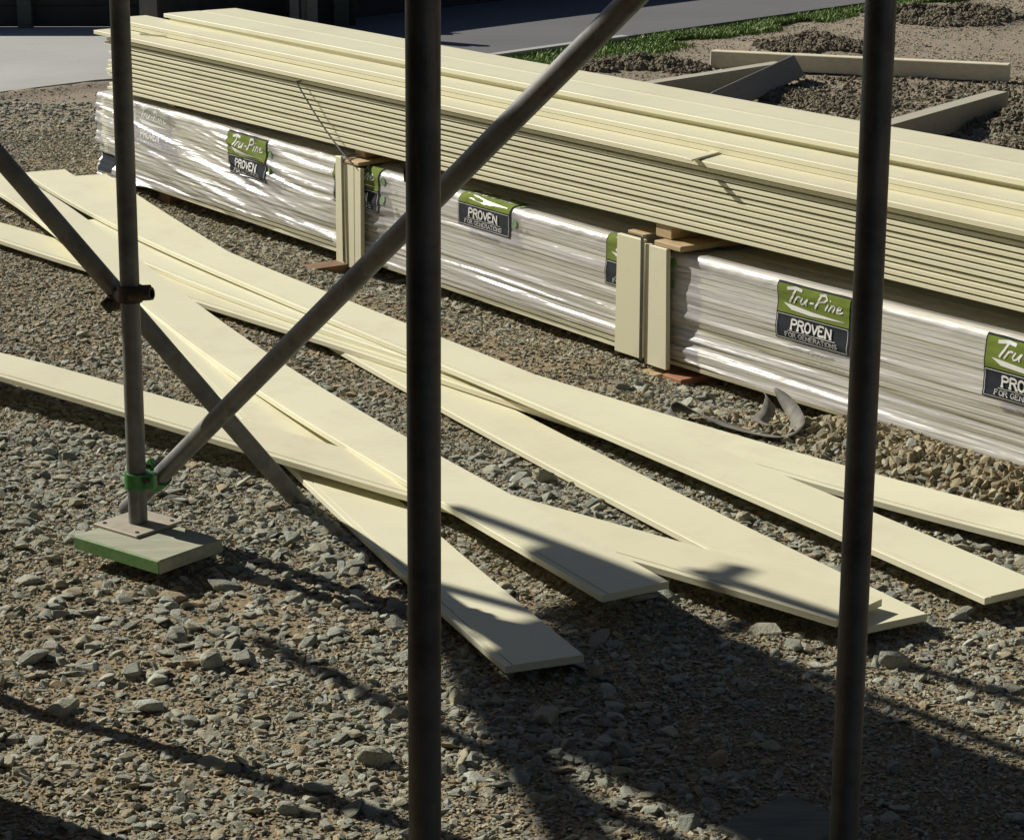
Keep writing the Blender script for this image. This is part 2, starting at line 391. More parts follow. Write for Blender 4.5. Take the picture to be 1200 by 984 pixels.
# ------------------------------------------------------------------ weatherboards
BW, BT = .187, .018
PROFILE = [(0, 0), (BW, 0), (BW, BT - .0015), (BW - .0015, BT), (.0190, BT), (.0188, BT - .0034), (.0164, BT - .0034), (.0162, BT - .0008), (.0012, BT - .0012), (0, BT - .0028)]
PROFILE_STACK = [(0, 0), (BW, 0), (BW, BT - .001), (BW - .001, BT), (.0226, BT), (.0225, BT - .006), (.001, BT - .0062), (0, BT - .007)]   # (across from near edge, up)
def loft(path, perp, prof=PROFILE):
    n = len(path); k = len(prof); v = []
    for p, q in zip(path, perp):
        for (w, t_) in prof: v.append((p[0] + q[0] * w, p[1] + q[1] * w, p[2] - BT + t_))
    f = []
    for i in range(n - 1):
        for j in range(k):
            j2 = (j + 1) % k; f.append((i * k + j, i * k + j2, (i + 1) * k + j2, (i + 1) * k + j))
    f += [tuple(range(k))[::-1], tuple(range((n - 1) * k, n * k))]
    return v, f
def loose_board(label, pts, ext0=0, ext1=0, deg=4):
    p = np.array([gp(a, b, z) for a, b, z in pts])
    s = np.r_[0, np.cumsum(np.linalg.norm(np.diff(p[:, :2], axis=0), axis=1))]; L = s[-1]
    w = np.ones(len(s)); w[0] = w[-1] = 3
    px_ = [np.polyfit(s / L, p[:, i], 3 if i < 2 else min(deg, len(s) - 1), w=w) for i in range(3)]
    ss = np.arange(0, L + 1e-6, .06); ss[-1] = L
    path = np.stack([np.polyval(c, ss / L) for c in px_], 1)
    if ext0:
        d = path[0] - path[2]; d /= np.linalg.norm(d); d[2] = 0
        path = np.vstack([[path[0] + d * k for k in np.linspace(ext0, .06, max(2, int(ext0 / .1)))], path])
    if ext1:
        d = path[-1] - path[-3]; d /= np.linalg.norm(d); d[2] = 0
        path = np.vstack([path, [path[-1] + d * k for k in np.linspace(.06, ext1, max(2, int(ext1 / .1)))]])
    tg = np.gradient(path[:, :2], axis=0); tg /= np.linalg.norm(tg, axis=1)[:, None]
    perp = np.stack([-tg[:, 1], tg[:, 0]], 1)
    perp[perp[:, 1] < 0] *= -1
    v, f = loft(path, perp)
    # origin at the middle
    o = mesh_obj('weatherboard', v, f, M['board'], loc=path[len(path) // 2] - [0, 0, BT])
    fix_normals(o); tag(o, label, 'board', 'weatherboards lying loose on the gravel')
    BOARDS.append((path, perp)); return o
def fix_normals(o):
    bm = bmesh.new(); bm.from_mesh(o.data); bmesh.ops.recalc_face_normals(bm, faces=bm.faces); bm.to_mesh(o.data); bm.free(); return o
BOARDS = []
loose_board('cream board whose near end lies closest to the viewer, lowest in the crossing pile',
  [(100, 303, .055), (160, 364, .05), (240, 447, .035), (345, 552, .022), (460, 660, .022), (517, 712, .03), (592, 780, .042)], .5)
loose_board('cream board topmost in the crossing pile, its shaded end right of the middle pole',
  [(0, 226, .085), (65, 277, .08), (164, 354, .06), (250, 418, .055), (361, 493, .065), (430, 536, .08), (477, 564, .085), (536, 604, .088), (706, 697, .085)], 1.0)
loose_board('cream board lying crosswise from the left edge to the right pole',
  [(0, 440, .09), (144, 482, .08), (295, 527, .068), (330, 537, .064), (477, 578, .066), (739, 655, .062), (820, 680, .06), (980, 726, .058)], 2.6)
loose_board('cream board from the left edge tucked beneath both piles of boards',
  [(0, 281, .035), (100, 314, .03), (229, 350, .03), (337, 386, .036), (387, 405, .04), (517, 441, .042), (600, 470, .042), (705, 507, .042)], 2.0)
loose_board('cream board whose end pokes out on the ground just right of the right pole',
  [(78, 207, .03), (162, 263, .028), (250, 320, .024), (387, 406, .02), (476, 457, .02), (517, 479, .02), (680, 561, .02), (740, 592, .022), (820, 636, .024), (1010, 735, .03)])
loose_board('cream board nearest the pack, running off the right edge',
  [(100, 276, .05), (162, 301, .05), (246, 335, .05), (347, 376, .054), (476, 425, .06), (700, 489, .052), (851, 530, .045), (1023, 585, .042), (1200, 631, .042)], .3, 1.0)
loose_board('long cream board topmost in the far bundle, its cut end at the right edge',
  [(29, 202, .085), (65, 227, .08), (136, 263, .075), (162, 276, .075), (358, 364, .075), (476, 409, .08), (517, 427, .08), (680, 494, .07), (920, 599, .06), (1154, 700, .055)])

# ------------------------------------------------------------------ upper stack of boards, one object each
SL = 7.35
def straight_board_mesh(L=SL, ns=26, prof=PROFILE_STACK):
    s = np.linspace(0, L, ns); path = np.stack([s, 0 * s, np.zeros(ns) + BT], 1); perp = np.tile([0, 1.0], (ns, 1))
    v, f = loft(path, perp, prof); me = bpy.data.meshes.new('weatherboard'); me.from_pydata(v, [], f); me.materials.append(M['board'])
    bm = bmesh.new(); bm.from_mesh(me); bmesh.ops.recalc_face_normals(bm, faces=bm.faces); bm.to_mesh(me); bm.free(); return me
sbm = straight_board_mesh()
tbm = straight_board_mesh(prof=PROFILE)
rotz = math.atan2(U[1], U[0])
proto = bpy.data.objects.new('weatherboard', sbm)
used = []
def stack_board(s0, off, z0, z1, label, group, dz=0, data=None):
    o = proto if not used else proto.copy(); used.append(1); link(o)
    if data: o.data = data
    o.location = W(s0, -off, z0 + (z1 - z0) * (s0 / 5.7))
    o.rotation_euler = (0, -math.atan2(z1 - z0, 5.7), rotz + dz)
    tag(o, label, 'board', group); return o
NL = 13
ORD = ['top', 'second', 'third', 'fourth', 'fifth', 'sixth', 'seventh', 'eighth', 'ninth', 'tenth', 'eleventh', 'twelfth', 'bottom']
for k in range(NL):
    z0 = .413 + .0207 * k; z1 = .4605 + .0181 * k
    i = NL - 1 - k
    for c in range(4):
        j = random.uniform(-.0025, .0025); js = random.uniform(-.05, .04)
        if c == 0:
            if i == 0: j = -.022; js = -.11
            elif i == 1: j = -.006
            elif i in (5, 9): j = .005
            lab = {0: 'topmost full board along the front edge of the upper stack, overhanging the ones below', 12: 'bottom board in the front face of the upper stack, just above the wrapped pack'}.get(i, 'cream board edge in the front face of the upper stack, %s from its top' % ORD[i])
            stack_board(js, j, z0, z1, lab, 'boards in the upper stack', 0, tbm if i == 0 else None)
        else:
            stack_board(js + .02, .004 + c * (BW + .003), z0, z1,
                        'cream board inside the upper stack behind its front row' if i else ['', 'cream board second from the front in the uppermost full layer', 'cream board third from the front in the uppermost full layer', 'cream board at the back of the uppermost full layer'][c], 'boards in the upper stack')
zt0 = .413 + .0207 * NL; zt1 = .4605 + .0181 * NL
# raised tiers on top
def s_of(px, py, off): return float((pl(px, py, -off) - P0) @ U)
sa, sb_ = s_of(172, 11, .295), s_of(193, 9, .25)
T = [(.105, 0, sa + .03, 0, 'lower board of the first raised tier, edge just above the stack front strip'),
     (.104, 1, sa, 0, 'upper board of the first raised tier on the stack, its face a broad pale strip'),
     (.298, 0, sa + .5, 0, 'lower board hidden in the raised tiers behind the broad pale strip'),
     (.297, 1, sa + .45, 0, 'upper board hidden in the raised tiers behind the broad pale strip'),
     (.490, 0, sa + .5, 0, 'lower back row board hidden in the raised tiers'),
     (.489, 1, sa + .5, 0, 'upper back row board hidden in the raised tiers'),
     (.248, 2, sb_ + .05, .004, 'lower board of the highest tier, fading in under its front edge to the right'),
     (.243, 3, sb_, 0, 'topmost front board of the highest tier, in front of the long seam'),
     (.446, 2, sb_ + .1, .002, 'lower back board of the highest tier, hidden beneath the topmost back board'),
     (.436, 3, sb_ + .0, 0, 'topmost back board of the whole stack, beyond the long seam')]
for off, lv, ds, dz, lab in T:
    stack_board(ds, off, zt0 + .0185 * lv + .001, zt1 + .0182 * lv + .001, lab, 'boards in the raised tiers of the upper stack', dz, tbm)

# ------------------------------------------------------------------ wrapped pack below
pack = empty('wrapped_pack', W(2.8, -.38, sag(2.8)))
tag(pack, 'long pack of weatherboards wrapped in shiny printed plastic film beneath the upper stack', 'timber pack')
NLP = 20
def zt(s): return sag(s) + .382
for k in range(NLP):
    s = np.linspace(-.14 + random.uniform(-.01, .03), PACKL - .14, 40)
    j = random.uniform(-.004, .003)
    prof = [(0, 0), (.755, 0), (.755, BT), (.0186, BT), (.0185, BT - .005), (.001, BT - .0054), (0, BT - .006)]
    path = np.array([W(a, -.008 + j, sag(a) + .019 * k + BT) for a in s]); perp = np.tile(-N[:2], (len(s), 1))
    v, f = loft(path, perp, prof); fix_normals(mesh_obj('board_layer', v, f, M['board'], pack))
# the film: a surface over the top edge and down the front, with wrinkles
def film_disp(s, t_):
    s = np.asarray(s, float); t_ = np.asarray(t_, float)
    slack = 1 - .72 * sstep(1.9, 2.6, s) + .15 * sstep(4.1, 4.4, s)
    slope = .10 * (1 - sstep(1.6, 2.6, s)) + .02
    d = t_ - slope * (s - 1)                                        # creases run slightly downhill to the right
    n1 = fbm(s * .45 + 2, d * 10, 2, 31); n2 = fbm(s * .8 + 3, d * 24, 2, 33)
    big = 1 - np.abs(n1) * 4.5; med = 1 - np.abs(n2) * 4.0
    fine = 1 - np.abs(fbm(s * .9 + 3, (t_ - .012 * s) * 46, 2, 41)) * 3.6
    low = sstep(.17, .27, t_)
    edge = sstep(.0, .05, t_) * .7 + .3
    rim = .0045 * np.exp(-(t_ / .03) ** 2) * (fbm(s * 6, t_ * 4, 3, 61) + .6 * fbm(s * 19 + t_ * 30, t_ * 6, 2, 62))
    return .005 + rim + np.clip((.012 * big + .008 * med) * slack * edge, -.008, .017) + np.clip(.0042 * (.16 + .12 * slack + .95 * low) * fine * (1 - .35 * sstep(4.3, 5.2, s)), -.004, .0045)
def film_pt(s, t_, lift=0.0):
    s = np.asarray(s, float); t_ = np.asarray(t_, float)
    r = .022; q = r * math.pi / 2
    ang = np.clip((t_ + q / 2) / q, 0, 1) * math.pi / 2
    no, nz = np.sin(ang), np.cos(ang)
    off = -r + r * no; z = -r + r * nz
    off = off + np.minimum(t_ + q / 2, 0); z = z - np.maximum(t_ - q / 2, 0)
    h = film_disp(s, t_) + lift
    off = off + no * h; z = z + nz * h + zt(s)
    return P0[None] + U[None] * s[:, None] + N[None] * off[:, None] + np.array([[0, 0, 1.0]]) * z[:, None]
def film_bottom(s): return np.interp(s, [-.15, .3, .9, 1.5, 2.0, 2.05, 3.0, 3.85, 4.15, 4.6, 5.2, 5.8, 7.2], [.385, .37, .345, .325, .315, .37, .345, .325, .34, .355, .36, .375, .375]) + .004 * fbm(np.asarray(s) * 4, np.asarray(s) * 0, 3, 77)
def film_sheet(s0, s1):
    ns = int((s1 - s0) / .011); nt = 130
    S = np.linspace(s0, s1, ns); tt = np.linspace(0, 1, nt)
    SS, TT = np.meshgrid(S, tt); TT = -.16 + TT * (film_bottom(SS) + .16)
    v = film_pt(SS.ravel(), TT.ravel()); i0 = (np.arange(nt - 1)[:, None] * ns + np.arange(ns - 1)[None]).ravel()
    f = np.stack([i0, i0 + ns, i0 + ns + 1, i0 + 1], 1)
    o = mesh_obj('film', v, f, M['film'], pack, smooth=True)
    uvl = o.data.uv_layers.new(name='UVMap'); uv = np.stack([SS.ravel(), TT.ravel()], 1)[f.ravel()]; uvl.data.foreach_set('uv', uv.ravel())
    return o
film_sheet(-.15, PACKL - .13)
# turned-in film on the left end
# printed panels
def ribbon(pts, w, cap=True):
    """stroke in label space -> quads"""
    p = np.array(pts, float); q = []
    for a, b in zip(p[:-1], p[1:]):                                 # densify
        m = max(1, int(np.linalg.norm(b - a) / .006)); q += [a + (b - a) * k / m for k in range(m)]
    q.append(p[-1]); q = np.array(q); tg = np.gradient(q, axis=0); tg /= np.linalg.norm(tg, axis=1)[:, None] + 1e-9
    nn = np.stack([-tg[:, 1], tg[:, 0]], 1) * w / 2
    v = np.vstack([q + nn, q - nn]); n = len(q)
    return v, [(i, i + 1, n + i + 1, n + i) for i in range(n - 1)]
def arc(cx, cy, rx, ry, a0, a1, n=10): return [(cx + rx * math.cos(R(a)), cy + ry * math.sin(R(a))) for a in np.linspace(a0, a1, n)]
# script word, unit height 1, slanted, drawn as brush strokes
SCRIPT = [([(.0, .95), (.5, 1.05), (.95, .98)], .15), ([(.55, 1.03), (.45, .5), (.33, .02)], .16), ([(.72, .55), (.68, .3), (.6, .0)], .12), ([(.68, .38), (.8, .55), (.95, .52)], .11),
          ([(1.08, .55), (1.02, .2), (1.1, .05), (1.25, .12), (1.38, .5)], .12), ([(1.42, .55), (1.36, .2), (1.42, .02)], .12), ([(1.62, .3), (1.86, .32)], .11),
          ([(2.2, 1.0), (2.1, .5), (2.0, .0)], .16), ([(2.1, .98), (2.45, 1.05), (2.62, .85), (2.5, .62), (2.15, .52)], .13),
          ([(2.75, .55), (2.7, .25), (2.66, .02)], .12), ([(2.82, .78), (2.84, .84)], .12), ([(2.98, .55), (2.94, .3), (2.88, .02)], .11), ([(2.94, .36), (3.1, .56), (3.2, .45), (3.16, .02)], .11),
          ([(3.36, .28), (3.58, .34), (3.6, .5), (3.46, .54), (3.36, .35), (3.42, .08), (3.62, .1), (3.78, .22)], .1)]
def glyph(ch):
    S = {'P': [[(0, 0), (0, 1)], [(0, 1), (.42, 1), (.6, .88), (.6, .66), (.42, .52), (0, .52)]], 'R': [[(0, 0), (0, 1)], [(0, 1), (.42, 1), (.6, .88), (.6, .68), (.42, .54), (0, .54)], [(.34, .54), (.66, 0)]],
         'O': [[(.0, .5)] + arc(.33, .5, .33, .5, 180, -180, 18)], 'V': [[(0, 1), (.34, 0), (.68, 1)]], 'E': [[(0, 0), (0, 1)], [(0, 1), (.55, 1), (.55, .84)], [(0, .52), (.42, .52)], [(0, 0), (.58, 0), (.58, .17)]],
         'N': [[(0, 0), (0, 1), (.62, 0), (.62, 1)]], 'F': [[(0, 0), (0, 1)], [(0, 1), (.55, 1), (.55, .84)], [(0, .52), (.42, .52)]], 'G': [arc(.34, .5, .34, .5, 40, 320, 14) + [(.62, .42), (.4, .42)]],
         'A': [[(0, 0), (.33, 1), (.66, 0)], [(.13, .36), (.53, .36)]], 'T': [[(.33, 0), (.33, 1)], [(0, .85), (0, 1), (.66, 1), (.66, .85)]], 'I': [[(.12, 0), (.12, 1)]],
         'S': [arc(.3, .75, .28, .25, 20, 250, 9) + arc(.3, .26, .3, .26, 80, -160, 9)], 'w': [[(0, .6), (.15, 0), (.3, .55), (.45, 0), (.6, .6)]], '.': [[(.05, 0), (.05, .12)]],
         't': [[(.15, .85), (.15, .05), (.35, .02)], [(0, .6), (.32, .6)]], 'r': [[(0, 0), (0, .6)], [(0, .4), (.15, .6), (.3, .58)]], 'u': [[(0, .6), (0, .15), (.15, 0), (.35, .1), (.38, .6)], [(.38, .6), (.38, 0)]],
         '-': [[(0, .3), (.25, .3)]], 'p': [[(0, -.3), (0, .6)], [(0, .55), (.3, .6), (.4, .3), (.3, 0), (0, .05)]], 'i': [[(.05, 0), (.05, .6)], [(.05, .75), (.05, .85)]], 'n': [[(0, 0), (0, .6)], [(0, .45), (.2, .6), (.36, .5), (.36, 0)]],
         'e': [[(0, .3), (.4, .3), (.36, .52), (.2, .6), (.03, .45), (.02, .15), (.2, 0), (.4, .08)]], 'c': [arc(.22, .3, .22, .3, 40, 320, 8)], 'o': [arc(.22, .3, .22, .3, 0, 360, 12)], 'm': [[(0, 0), (0, .6)], [(0, .45), (.15, .6), (.27, .5), (.27, 0)], [(.27, .45), (.42, .6), (.54, .5), (.54, 0)]]}
    W_ = {'I': .3, '.': .16, 't': .42, 'r': .36, '-': .36, 'i': .2, 'w': .72, 'm': .66, 'u': .5, 'p': .52, 'n': .5, 'e': .52, 'c': .5, 'o': .54, ' ': .45}
    serif = {'P': [0], 'R': [0, .66], 'E': [], 'N': [0, .62], 'F': [0], 'V': [], 'A': [0, .66], 'T': [.33], 'I': [.12]}
    st = list(S.get(ch, []))
    for x in serif.get(ch, []): st.append([(x - .14, 0), (x + .14, 0)])
    return st, W_.get(ch, .82)
def text_strokes(txt, x0, x1, y, h, weight):
    tot = sum(glyph(c)[1] for c in txt); k = (x1 - x0) / tot; x = x0; out = []
    for c in txt:
        st, w = glyph(c)
        out += [([(x + a * k, y + b * h) for a, b in g], weight) for g in st]; x += w * k
    return out
LW, LH = .335, .178                                                # a printed panel: width along, height down
def panel_map(uv, s0, t0, lift):
    uv = np.asarray(uv, float); return film_pt(s0 + uv[:, 0], t0 + (LH - uv[:, 1]), lift)
def build_strokes(name, strokes, s0, t0, lift, mat, parent):
    m = MB()
    for pts, w in strokes:
        v, f = ribbon(pts, w); m.add(panel_map(v, s0, t0, lift), f)
    return m.build(name, mat, parent)
def grid_panel(name, x0, x1, y0, y1, s0, t0, lift, mat, parent, rnd=.008):
    nu, nv = int((x1 - x0) / .006) + 2, int((y1 - y0) / .006) + 2
    uu, vv = np.meshgrid(np.linspace(x0, x1, nu), np.linspace(y0, y1, nv))
    i0 = (np.arange(nv - 1)[:, None] * nu + np.arange(nu - 1)[None]).ravel()
    f = np.stack([i0, i0 + 1, i0 + nu + 1, i0 + nu], 1)
    return mesh_obj(name, panel_map(np.stack([uu.ravel(), vv.ravel()], 1), s0, t0, lift), f, mat, parent, smooth=True)
def printed_label(s0, t0, veil=0.0):
    nv = .083                                                      # navy part height
    root = grid_panel('printed_panel', 0, LW, 0, LH, s0, t0, .0022 - veil, M['navy'], pack)
    grid_panel('green_panel', .006, LW - .006, nv + .003, LH - .006, s0, t0, .0036 - veil, M['olive'], root)
    k = .044
    build_strokes('script_logo', [([(.035 + a * .070 + (b * .014), .121 + b * k) for a, b in pts], w * k * 1.15) for pts, w in SCRIPT], s0, t0, .0048 - veil, M['white_ink'], root)
    m = MB()
    sw = [(.03, .117), (.09, .113), (.16, .107), (.23, .104), (.31, .101)]; sl = [(.03, .117), (.07, .099), (.16, .094), (.23, .097), (.31, .1)]
    v = np.array(sw + sl); n = 5; m.add(panel_map(v, s0, t0, .0048 - veil), [(i, n + i, n + i + 1, i + 1) for i in range(n - 1)]); m.build('swoosh', M['white_ink'], root)
    build_strokes('slogan', text_strokes('PROVEN', .075, .26, .040, .030, .0068) + [([(.06, .033), (.275, .033)], .0016)] + text_strokes('FOR GENERATIONS', .048, .288, .013, .014, .0019)
                  + [([(.008, .006), (LW - .008, .006), (LW - .008, nv - .002), (.008, nv - .002), (.008, .006)], .0016)], s0, t0, .005 - veil, M['white_ink'], root)
    build_strokes('web_address', text_strokes('www.tru-pine.com', .075, .27, -.026, .014, .0024), s0, t0, .003 - veil, M['grey_ink'], root)
    for cy in (.13, .06):                                          # round marks beside the panel
        m = MB()
        v = np.array([(LW + .028 + .014 * math.cos(a), cy + .016 * math.sin(a)) for a in np.linspace(0, 6.283, 14, endpoint=False)])
        m.add(panel_map(v, s0, t0, .003 - veil), [tuple(range(14))])
        m.build('round_mark', M['padgreen'], root)
m_ = grid_panel('stock_label', 0, .13, .0, .085, -.13, .18, .003, M['navy'], pack)
for s0, t0 in ((.24, .0), (1.14, .0), (2.02, -.02), (2.90, -.075), (3.80, -.02), (4.68, .0), (5.57, .0), (6.45, .0)):
    printed_label(s0, t0, .0045 if s0 < 1 else 0)

# ------------------------------------------------------------------ slats, straps and bearers around the packs
def pack_slat(s0, s1, lean, zb, ztop, label, th=.018):
    m = MB()
    for a0, a1 in ((s0, s1),):
        c = W((a0 + a1) / 2, .018 + th / 2, (zb + ztop) / 2); up = np.array([0, 0, (ztop - zb) / 2]) + U * lean
        m.box(c, U * (a1 - a0) / 2, N * th / 2, up, .0015)
    o = m.build('upright_batten', M['board'], loc=W((s0 + s1) / 2, .02, zb)); tag(o, label, 'slat', 'upright slats strapped to the wrapped pack')
pack_slat(2.065, 2.125, .004, -.035, .395, 'left narrow upright slat left of the middle pole, strapped to the pack')
pack_slat(2.14, 2.205, .004, -.04, .375, 'front upright slat of the far pair, right of the dark strap')
pack_slat(2.208, 2.255, .004, -.02, .37, 'thin edge slat at the right of the far pair of upright slats')
pack_slat(3.895, 4.037, .004, -.02, .388, 'wide upright slat left of the strap, standing over a printed panel between the poles')
pack_slat(4.052, 4.168, -.004, -.03, .378, 'upright slat right of the strap with its shaded edge showing, between the poles')
def pack_strap(s, label, w=.016):
    m = MB()
    # down the front, over the top, and under
    m.box(W(s, .043, .19), U * w / 2, N * .0012, np.array([0, 0, .212]), .0003)
    m.box(W(s, -.17, .4035), U * w / 2, N * .214, np.array([0, 0, .0012]), .0003)
    o = m.build('pack_strap', M['steel_strap'], loc=W(s, .043, -.02)); tag(o, label, 'strap', 'dark straps round the wrapped pack')
pack_strap(2.133, 'thin dark strap running down between the far pair of upright slats', .014)
pack_strap(4.044, 'dark strap running down between the two wide upright slats', .014)
def bearer(s, off0, off1, z0, z1, w, mat, name, label, group, cat='timber block', skew=0):
    m = MB(); c = W(s, (off0 + off1) / 2, (z0 + z1) / 2)
    ax = N * abs(off1 - off0) / 2 + U * skew
    m.box(c, U * w / 2, ax, np.array([0, 0, (z1 - z0) / 2]), .003)
    o = m.build(name, mat, loc=W(s, off1, z0)); tag(o, label, cat, group); return o
g1 = 'timber spacers between the wrapped pack and the upper stack'
bearer(.50, -.74, -.05, .388, .414, .07, M['timber'], 'timber_spacer', 'small pine spacer under the upper stack beside the left standard', g1)
bearer(2.15, -.74, -.03, .3935, .43, .07, M['timber'], 'timber_spacer', 'square ended pine spacer above the far pair of upright slats', g1)
bearer(2.16, -.6, .04, .378, .392, .12, M['timber'], 'packing_strip', 'thin split pine strip lying across the far pair of slats', 'thin strips under the spacers', 'strip', .03)
bearer(4.09, -.74, -.01, .398, .443, .085, M['timber'], 'timber_spacer', 'square ended pine spacer above the two wide upright slats', g1)
bearer(4.19, -.7, .03, .378, .3965, .14, M['timber'], 'packing_strip', 'flat pine strip sticking out right of the wide slats, under the spacer', 'thin strips under the spacers', 'strip', -.03)
bearer(3.96, -.5, -.0, .386, .3975, .10, M['timber'], 'packing_strip', 'flat pine strip on the film edge left of the square spacer by the wide slats', 'thin strips under the spacers', 'strip')
bearer(6.2, -.74, -.02, .39, .455, .09, M['timber'], 'timber_spacer', 'pine spacer under the right end of the upper stack', g1)
g2 = 'timber bearers beneath the wrapped pack'
bearer(2.1, -.74, .22, -.085, -.03, .10, M['dark_timber'], 'timber_bearer', 'dark brown bearer end sticking out below the far pair of slats', g2, 'bearer')
bearer(4.22, -.74, .05, -.095, -.04, .10, M['red_timber'], 'timber_bearer', 'reddish timber bearer end under the pack just right of the wide slats', g2, 'bearer')
bearer(4.10, -.5, .09, -.066, -.05, .09, M['timber'], 'packing_strip', 'flat pine strip on the rubble beside the reddish bearer', 'thin strips under the pack', 'strip')
bearer(.4, -.74, -.05, -.08, .0, .10, M['dark_timber'], 'timber_bearer', 'dark bearer under the left end of the wrapped pack', g2, 'bearer')
# battens poking out of the stack
def batten(s, off0, off1, zc, w, th, label, skew):
    m = MB(); c = W(s, (off0 + off1) / 2, zc); ax = N * (off1 - off0) / 2 + U * skew
    m.box(c, U * w / 2, ax, np.array([0, 0, th / 2]), .001)
    tag(m.build('batten', M['board'], loc=c), label, 'batten', 'thin battens lying on the upper stack')
batten(4.27, -.103, .065, .6962, .034, .006, 'thin batten sticking out over the front edge of the stack between the poles', .032)
zs = zt0 + .006
batten(.30, -.10, -.045, zs, .014, .009, 'short thin batten on the stack top beside the left standard', -.075)
# loose cord from the stack top to the far slats
c0, c1 = pl(347, 96, .03), pl(413, 193, .045)
m = MB(); cps = [c0 + (c1 - c0) * t_ + np.array([0, 0, -.02 * math.sin(math.pi * t_)]) for t_ in np.linspace(0, 1, 12)]
cps = [c0 - N * .12 + np.array([0, 0, .004]), c0] + cps[1:]
for a, b in zip(cps[:-1], cps[1:]): m.rod(a, b, .0035, 6)
tag(m.build('cord', M['steel_strap'], loc=c1), 'thin dark cord hanging slantwise across the front of the upper stack', 'cord')

# ------------------------------------------------------------------ strap lying on the ground
def strap_strip(ctrl, w0):
    P = np.array([np.r_[gp(a, b, z * .75), tw * .8, ww] for a, b, z, tw, ww in ctrl]); n = len(P)
    s = np.r_[0, np.cumsum(np.linalg.norm(np.diff(P[:, :3], axis=0), axis=1))]
    ss = np.linspace(0, s[-1], 60)
    # smooth interpolation
    Q = np.stack([np.interp(ss, s, P[:, i]) for i in range(5)], 1)
    for _ in range(6): Q[1:-1] = (Q[:-2] + 2 * Q[1:-1] + Q[2:]) / 4
    tg = np.gradient(Q[:, :3], axis=0); tg /= np.linalg.norm(tg, axis=1)[:, None]
    side = np.cross(tg, [0, 0, 1.0]); side /= np.linalg.norm(side, axis=1)[:, None]; up = np.cross(side, tg)
    d = side * np.cos(Q[:, 3])[:, None] + up * np.sin(Q[:, 3])[:, None]; nn = np.cross(d, tg)
    a = Q[:, :3] + d * (w0 * Q[:, 4] / 2)[:, None]; b = Q[:, :3] - d * (w0 * Q[:, 4] / 2)[:, None]; th = nn * .0012
    v = np.vstack([a + th, b + th, b - th, a - th]); k = len(Q); f = []
    for i in range(k - 1):
        for j in range(4):
            j2 = (j + 1) % 4; f.append((j * k + i, j * k + i + 1, j2 * k + i + 1, j2 * k + i))
    f += [(0, k, 2 * k, 3 * k), (k - 1, 4 * k - 1, 3 * k - 1, 2 * k - 1)]
    return v, f
m = MB()
m.add(*strap_strip([(790, 496, .0, .3, 1), (775, 484, .015, .9, 1), (792, 474, .04, 1.3, 1), (815, 482, .03, .6, 1), (850, 498, .01, .2, 1.1), (885, 508, .008, .3, 1.2), (920, 514, .01, .2, 1.2), (938, 500, .03, .9, 1), (930, 482, .04, 1.3, 1), (918, 466, .07, 1.2, .8), (908, 455, .1, 1.0, .2)], .05))
m.add(*strap_strip([(893, 457, .06, 1.2, .6), (903, 470, .05, 1.1, .9), (900, 484, .03, .8, .9), (888, 494, .015, .4, 1), (905, 499, .012, .2, 1)], .05))
strap = m.build('webbing_strap', M['strap'], smooth=True); tag(strap, 'dusty grey webbing strap lying twisted on the rubble in front of the pack', 'strap')

# ------------------------------------------------------------------ scaffold
RT = .0242
def tube_thing(p0, p1, name, label, cat='scaffold tube', group='scaffold tubes', base=True):
    p0 = np.asarray(p0); p1 = np.asarray(p1)
    o = MB().tube(p0, p1, RT).build(name, M['tube'], loc=p0 if p0[2] < p1[2] else p1); autosmooth(o); return tag(o, label, cat, group)
def pole_line(top, bot, depth_mid, zlo, zhi):
    # keep the tube in the plane that stands up at its depth, follow the traced lean
    y = dp(*((np.array(top) + bot) / 2), depth_mid)[1]
    q = [O + ray(*a) * (y / ray(*a)[1]) for a in (top, bot)]; d = (q[0] - q[1]) / (q[0][2] - q[1][2])
    return q[1] + d * (zlo - q[1][2]), q[1] + d * (zhi - q[1][2])
# left standard on its sole board
pbq = gp(162, 612, .068); pt_ = O + ray(140, 0) * (pbq[1] / ray(140, 0)[1]); pdir = (pt_ - pbq) / (pt_[2] - pbq[2]); pb, ptop = pbq, pbq + pdir * 3.35
def onpole(px, py): return O + ray(px, py) * (pbq[1] / ray(px, py)[1])
PD = float(pbq[1] * cp - (pbq[2] - HCAM) * sp)          # depth of the left standard
print('left depth', PD)
padc = gp(176, 636, .062)
# sole board: corners traced at its top
pc = [gp(87, 627, .062), gp(187, 657, .062), gp(267, 637, .062), gp(172, 606, .062)]
sole = empty('sole_board', [np.mean([q[0] for q in pc]), np.mean([q[1] for q in pc]), .0]); tag(sole, 'short sole board with green painted side under the left standard', 'sole board')
e1 = pc[1] - pc[0]; e1[2] = 0; e2 = np.array([-e1[1], e1[0], 0]); e2 *= .235 / np.linalg.norm(e2)
if e2[1] < 0: e2 = -e2
e2 = (pc[2] - pc[1]) * .5 + .5 * e2; e2[2] = 0; e2 = np.array([-e1[1], e1[0], 0]) / np.linalg.norm(e1) * np.linalg.norm(e2)
if e2[1] < 0: e2 = -e2
cen = pc[0] + (e1 + e2) / 2; cen[2] = .044
MB().box(cen, e1 / 2, e2 / 2, np.array([0, 0, .018]), .003).build('timber', M['pad'], sole)
gside = cen - e2 / 2 - e2 / np.linalg.norm(e2) * .0015
MB().box(gside, e1 / 2 * .985, e2 / np.linalg.norm(e2) * .003, np.array([0, 0, .016]), .001).build('painted_side', M['padgreen'], sole)
left = empty('scaffold_standard', (pb[0], pb[1], .062)); tag(left, 'weathered grey scaffold standard on a square base plate at the left', 'scaffold pole', 'scaffold standards')
autosmooth(MB().tube(pb, ptop, RT).build('tube', M['tube'], left))
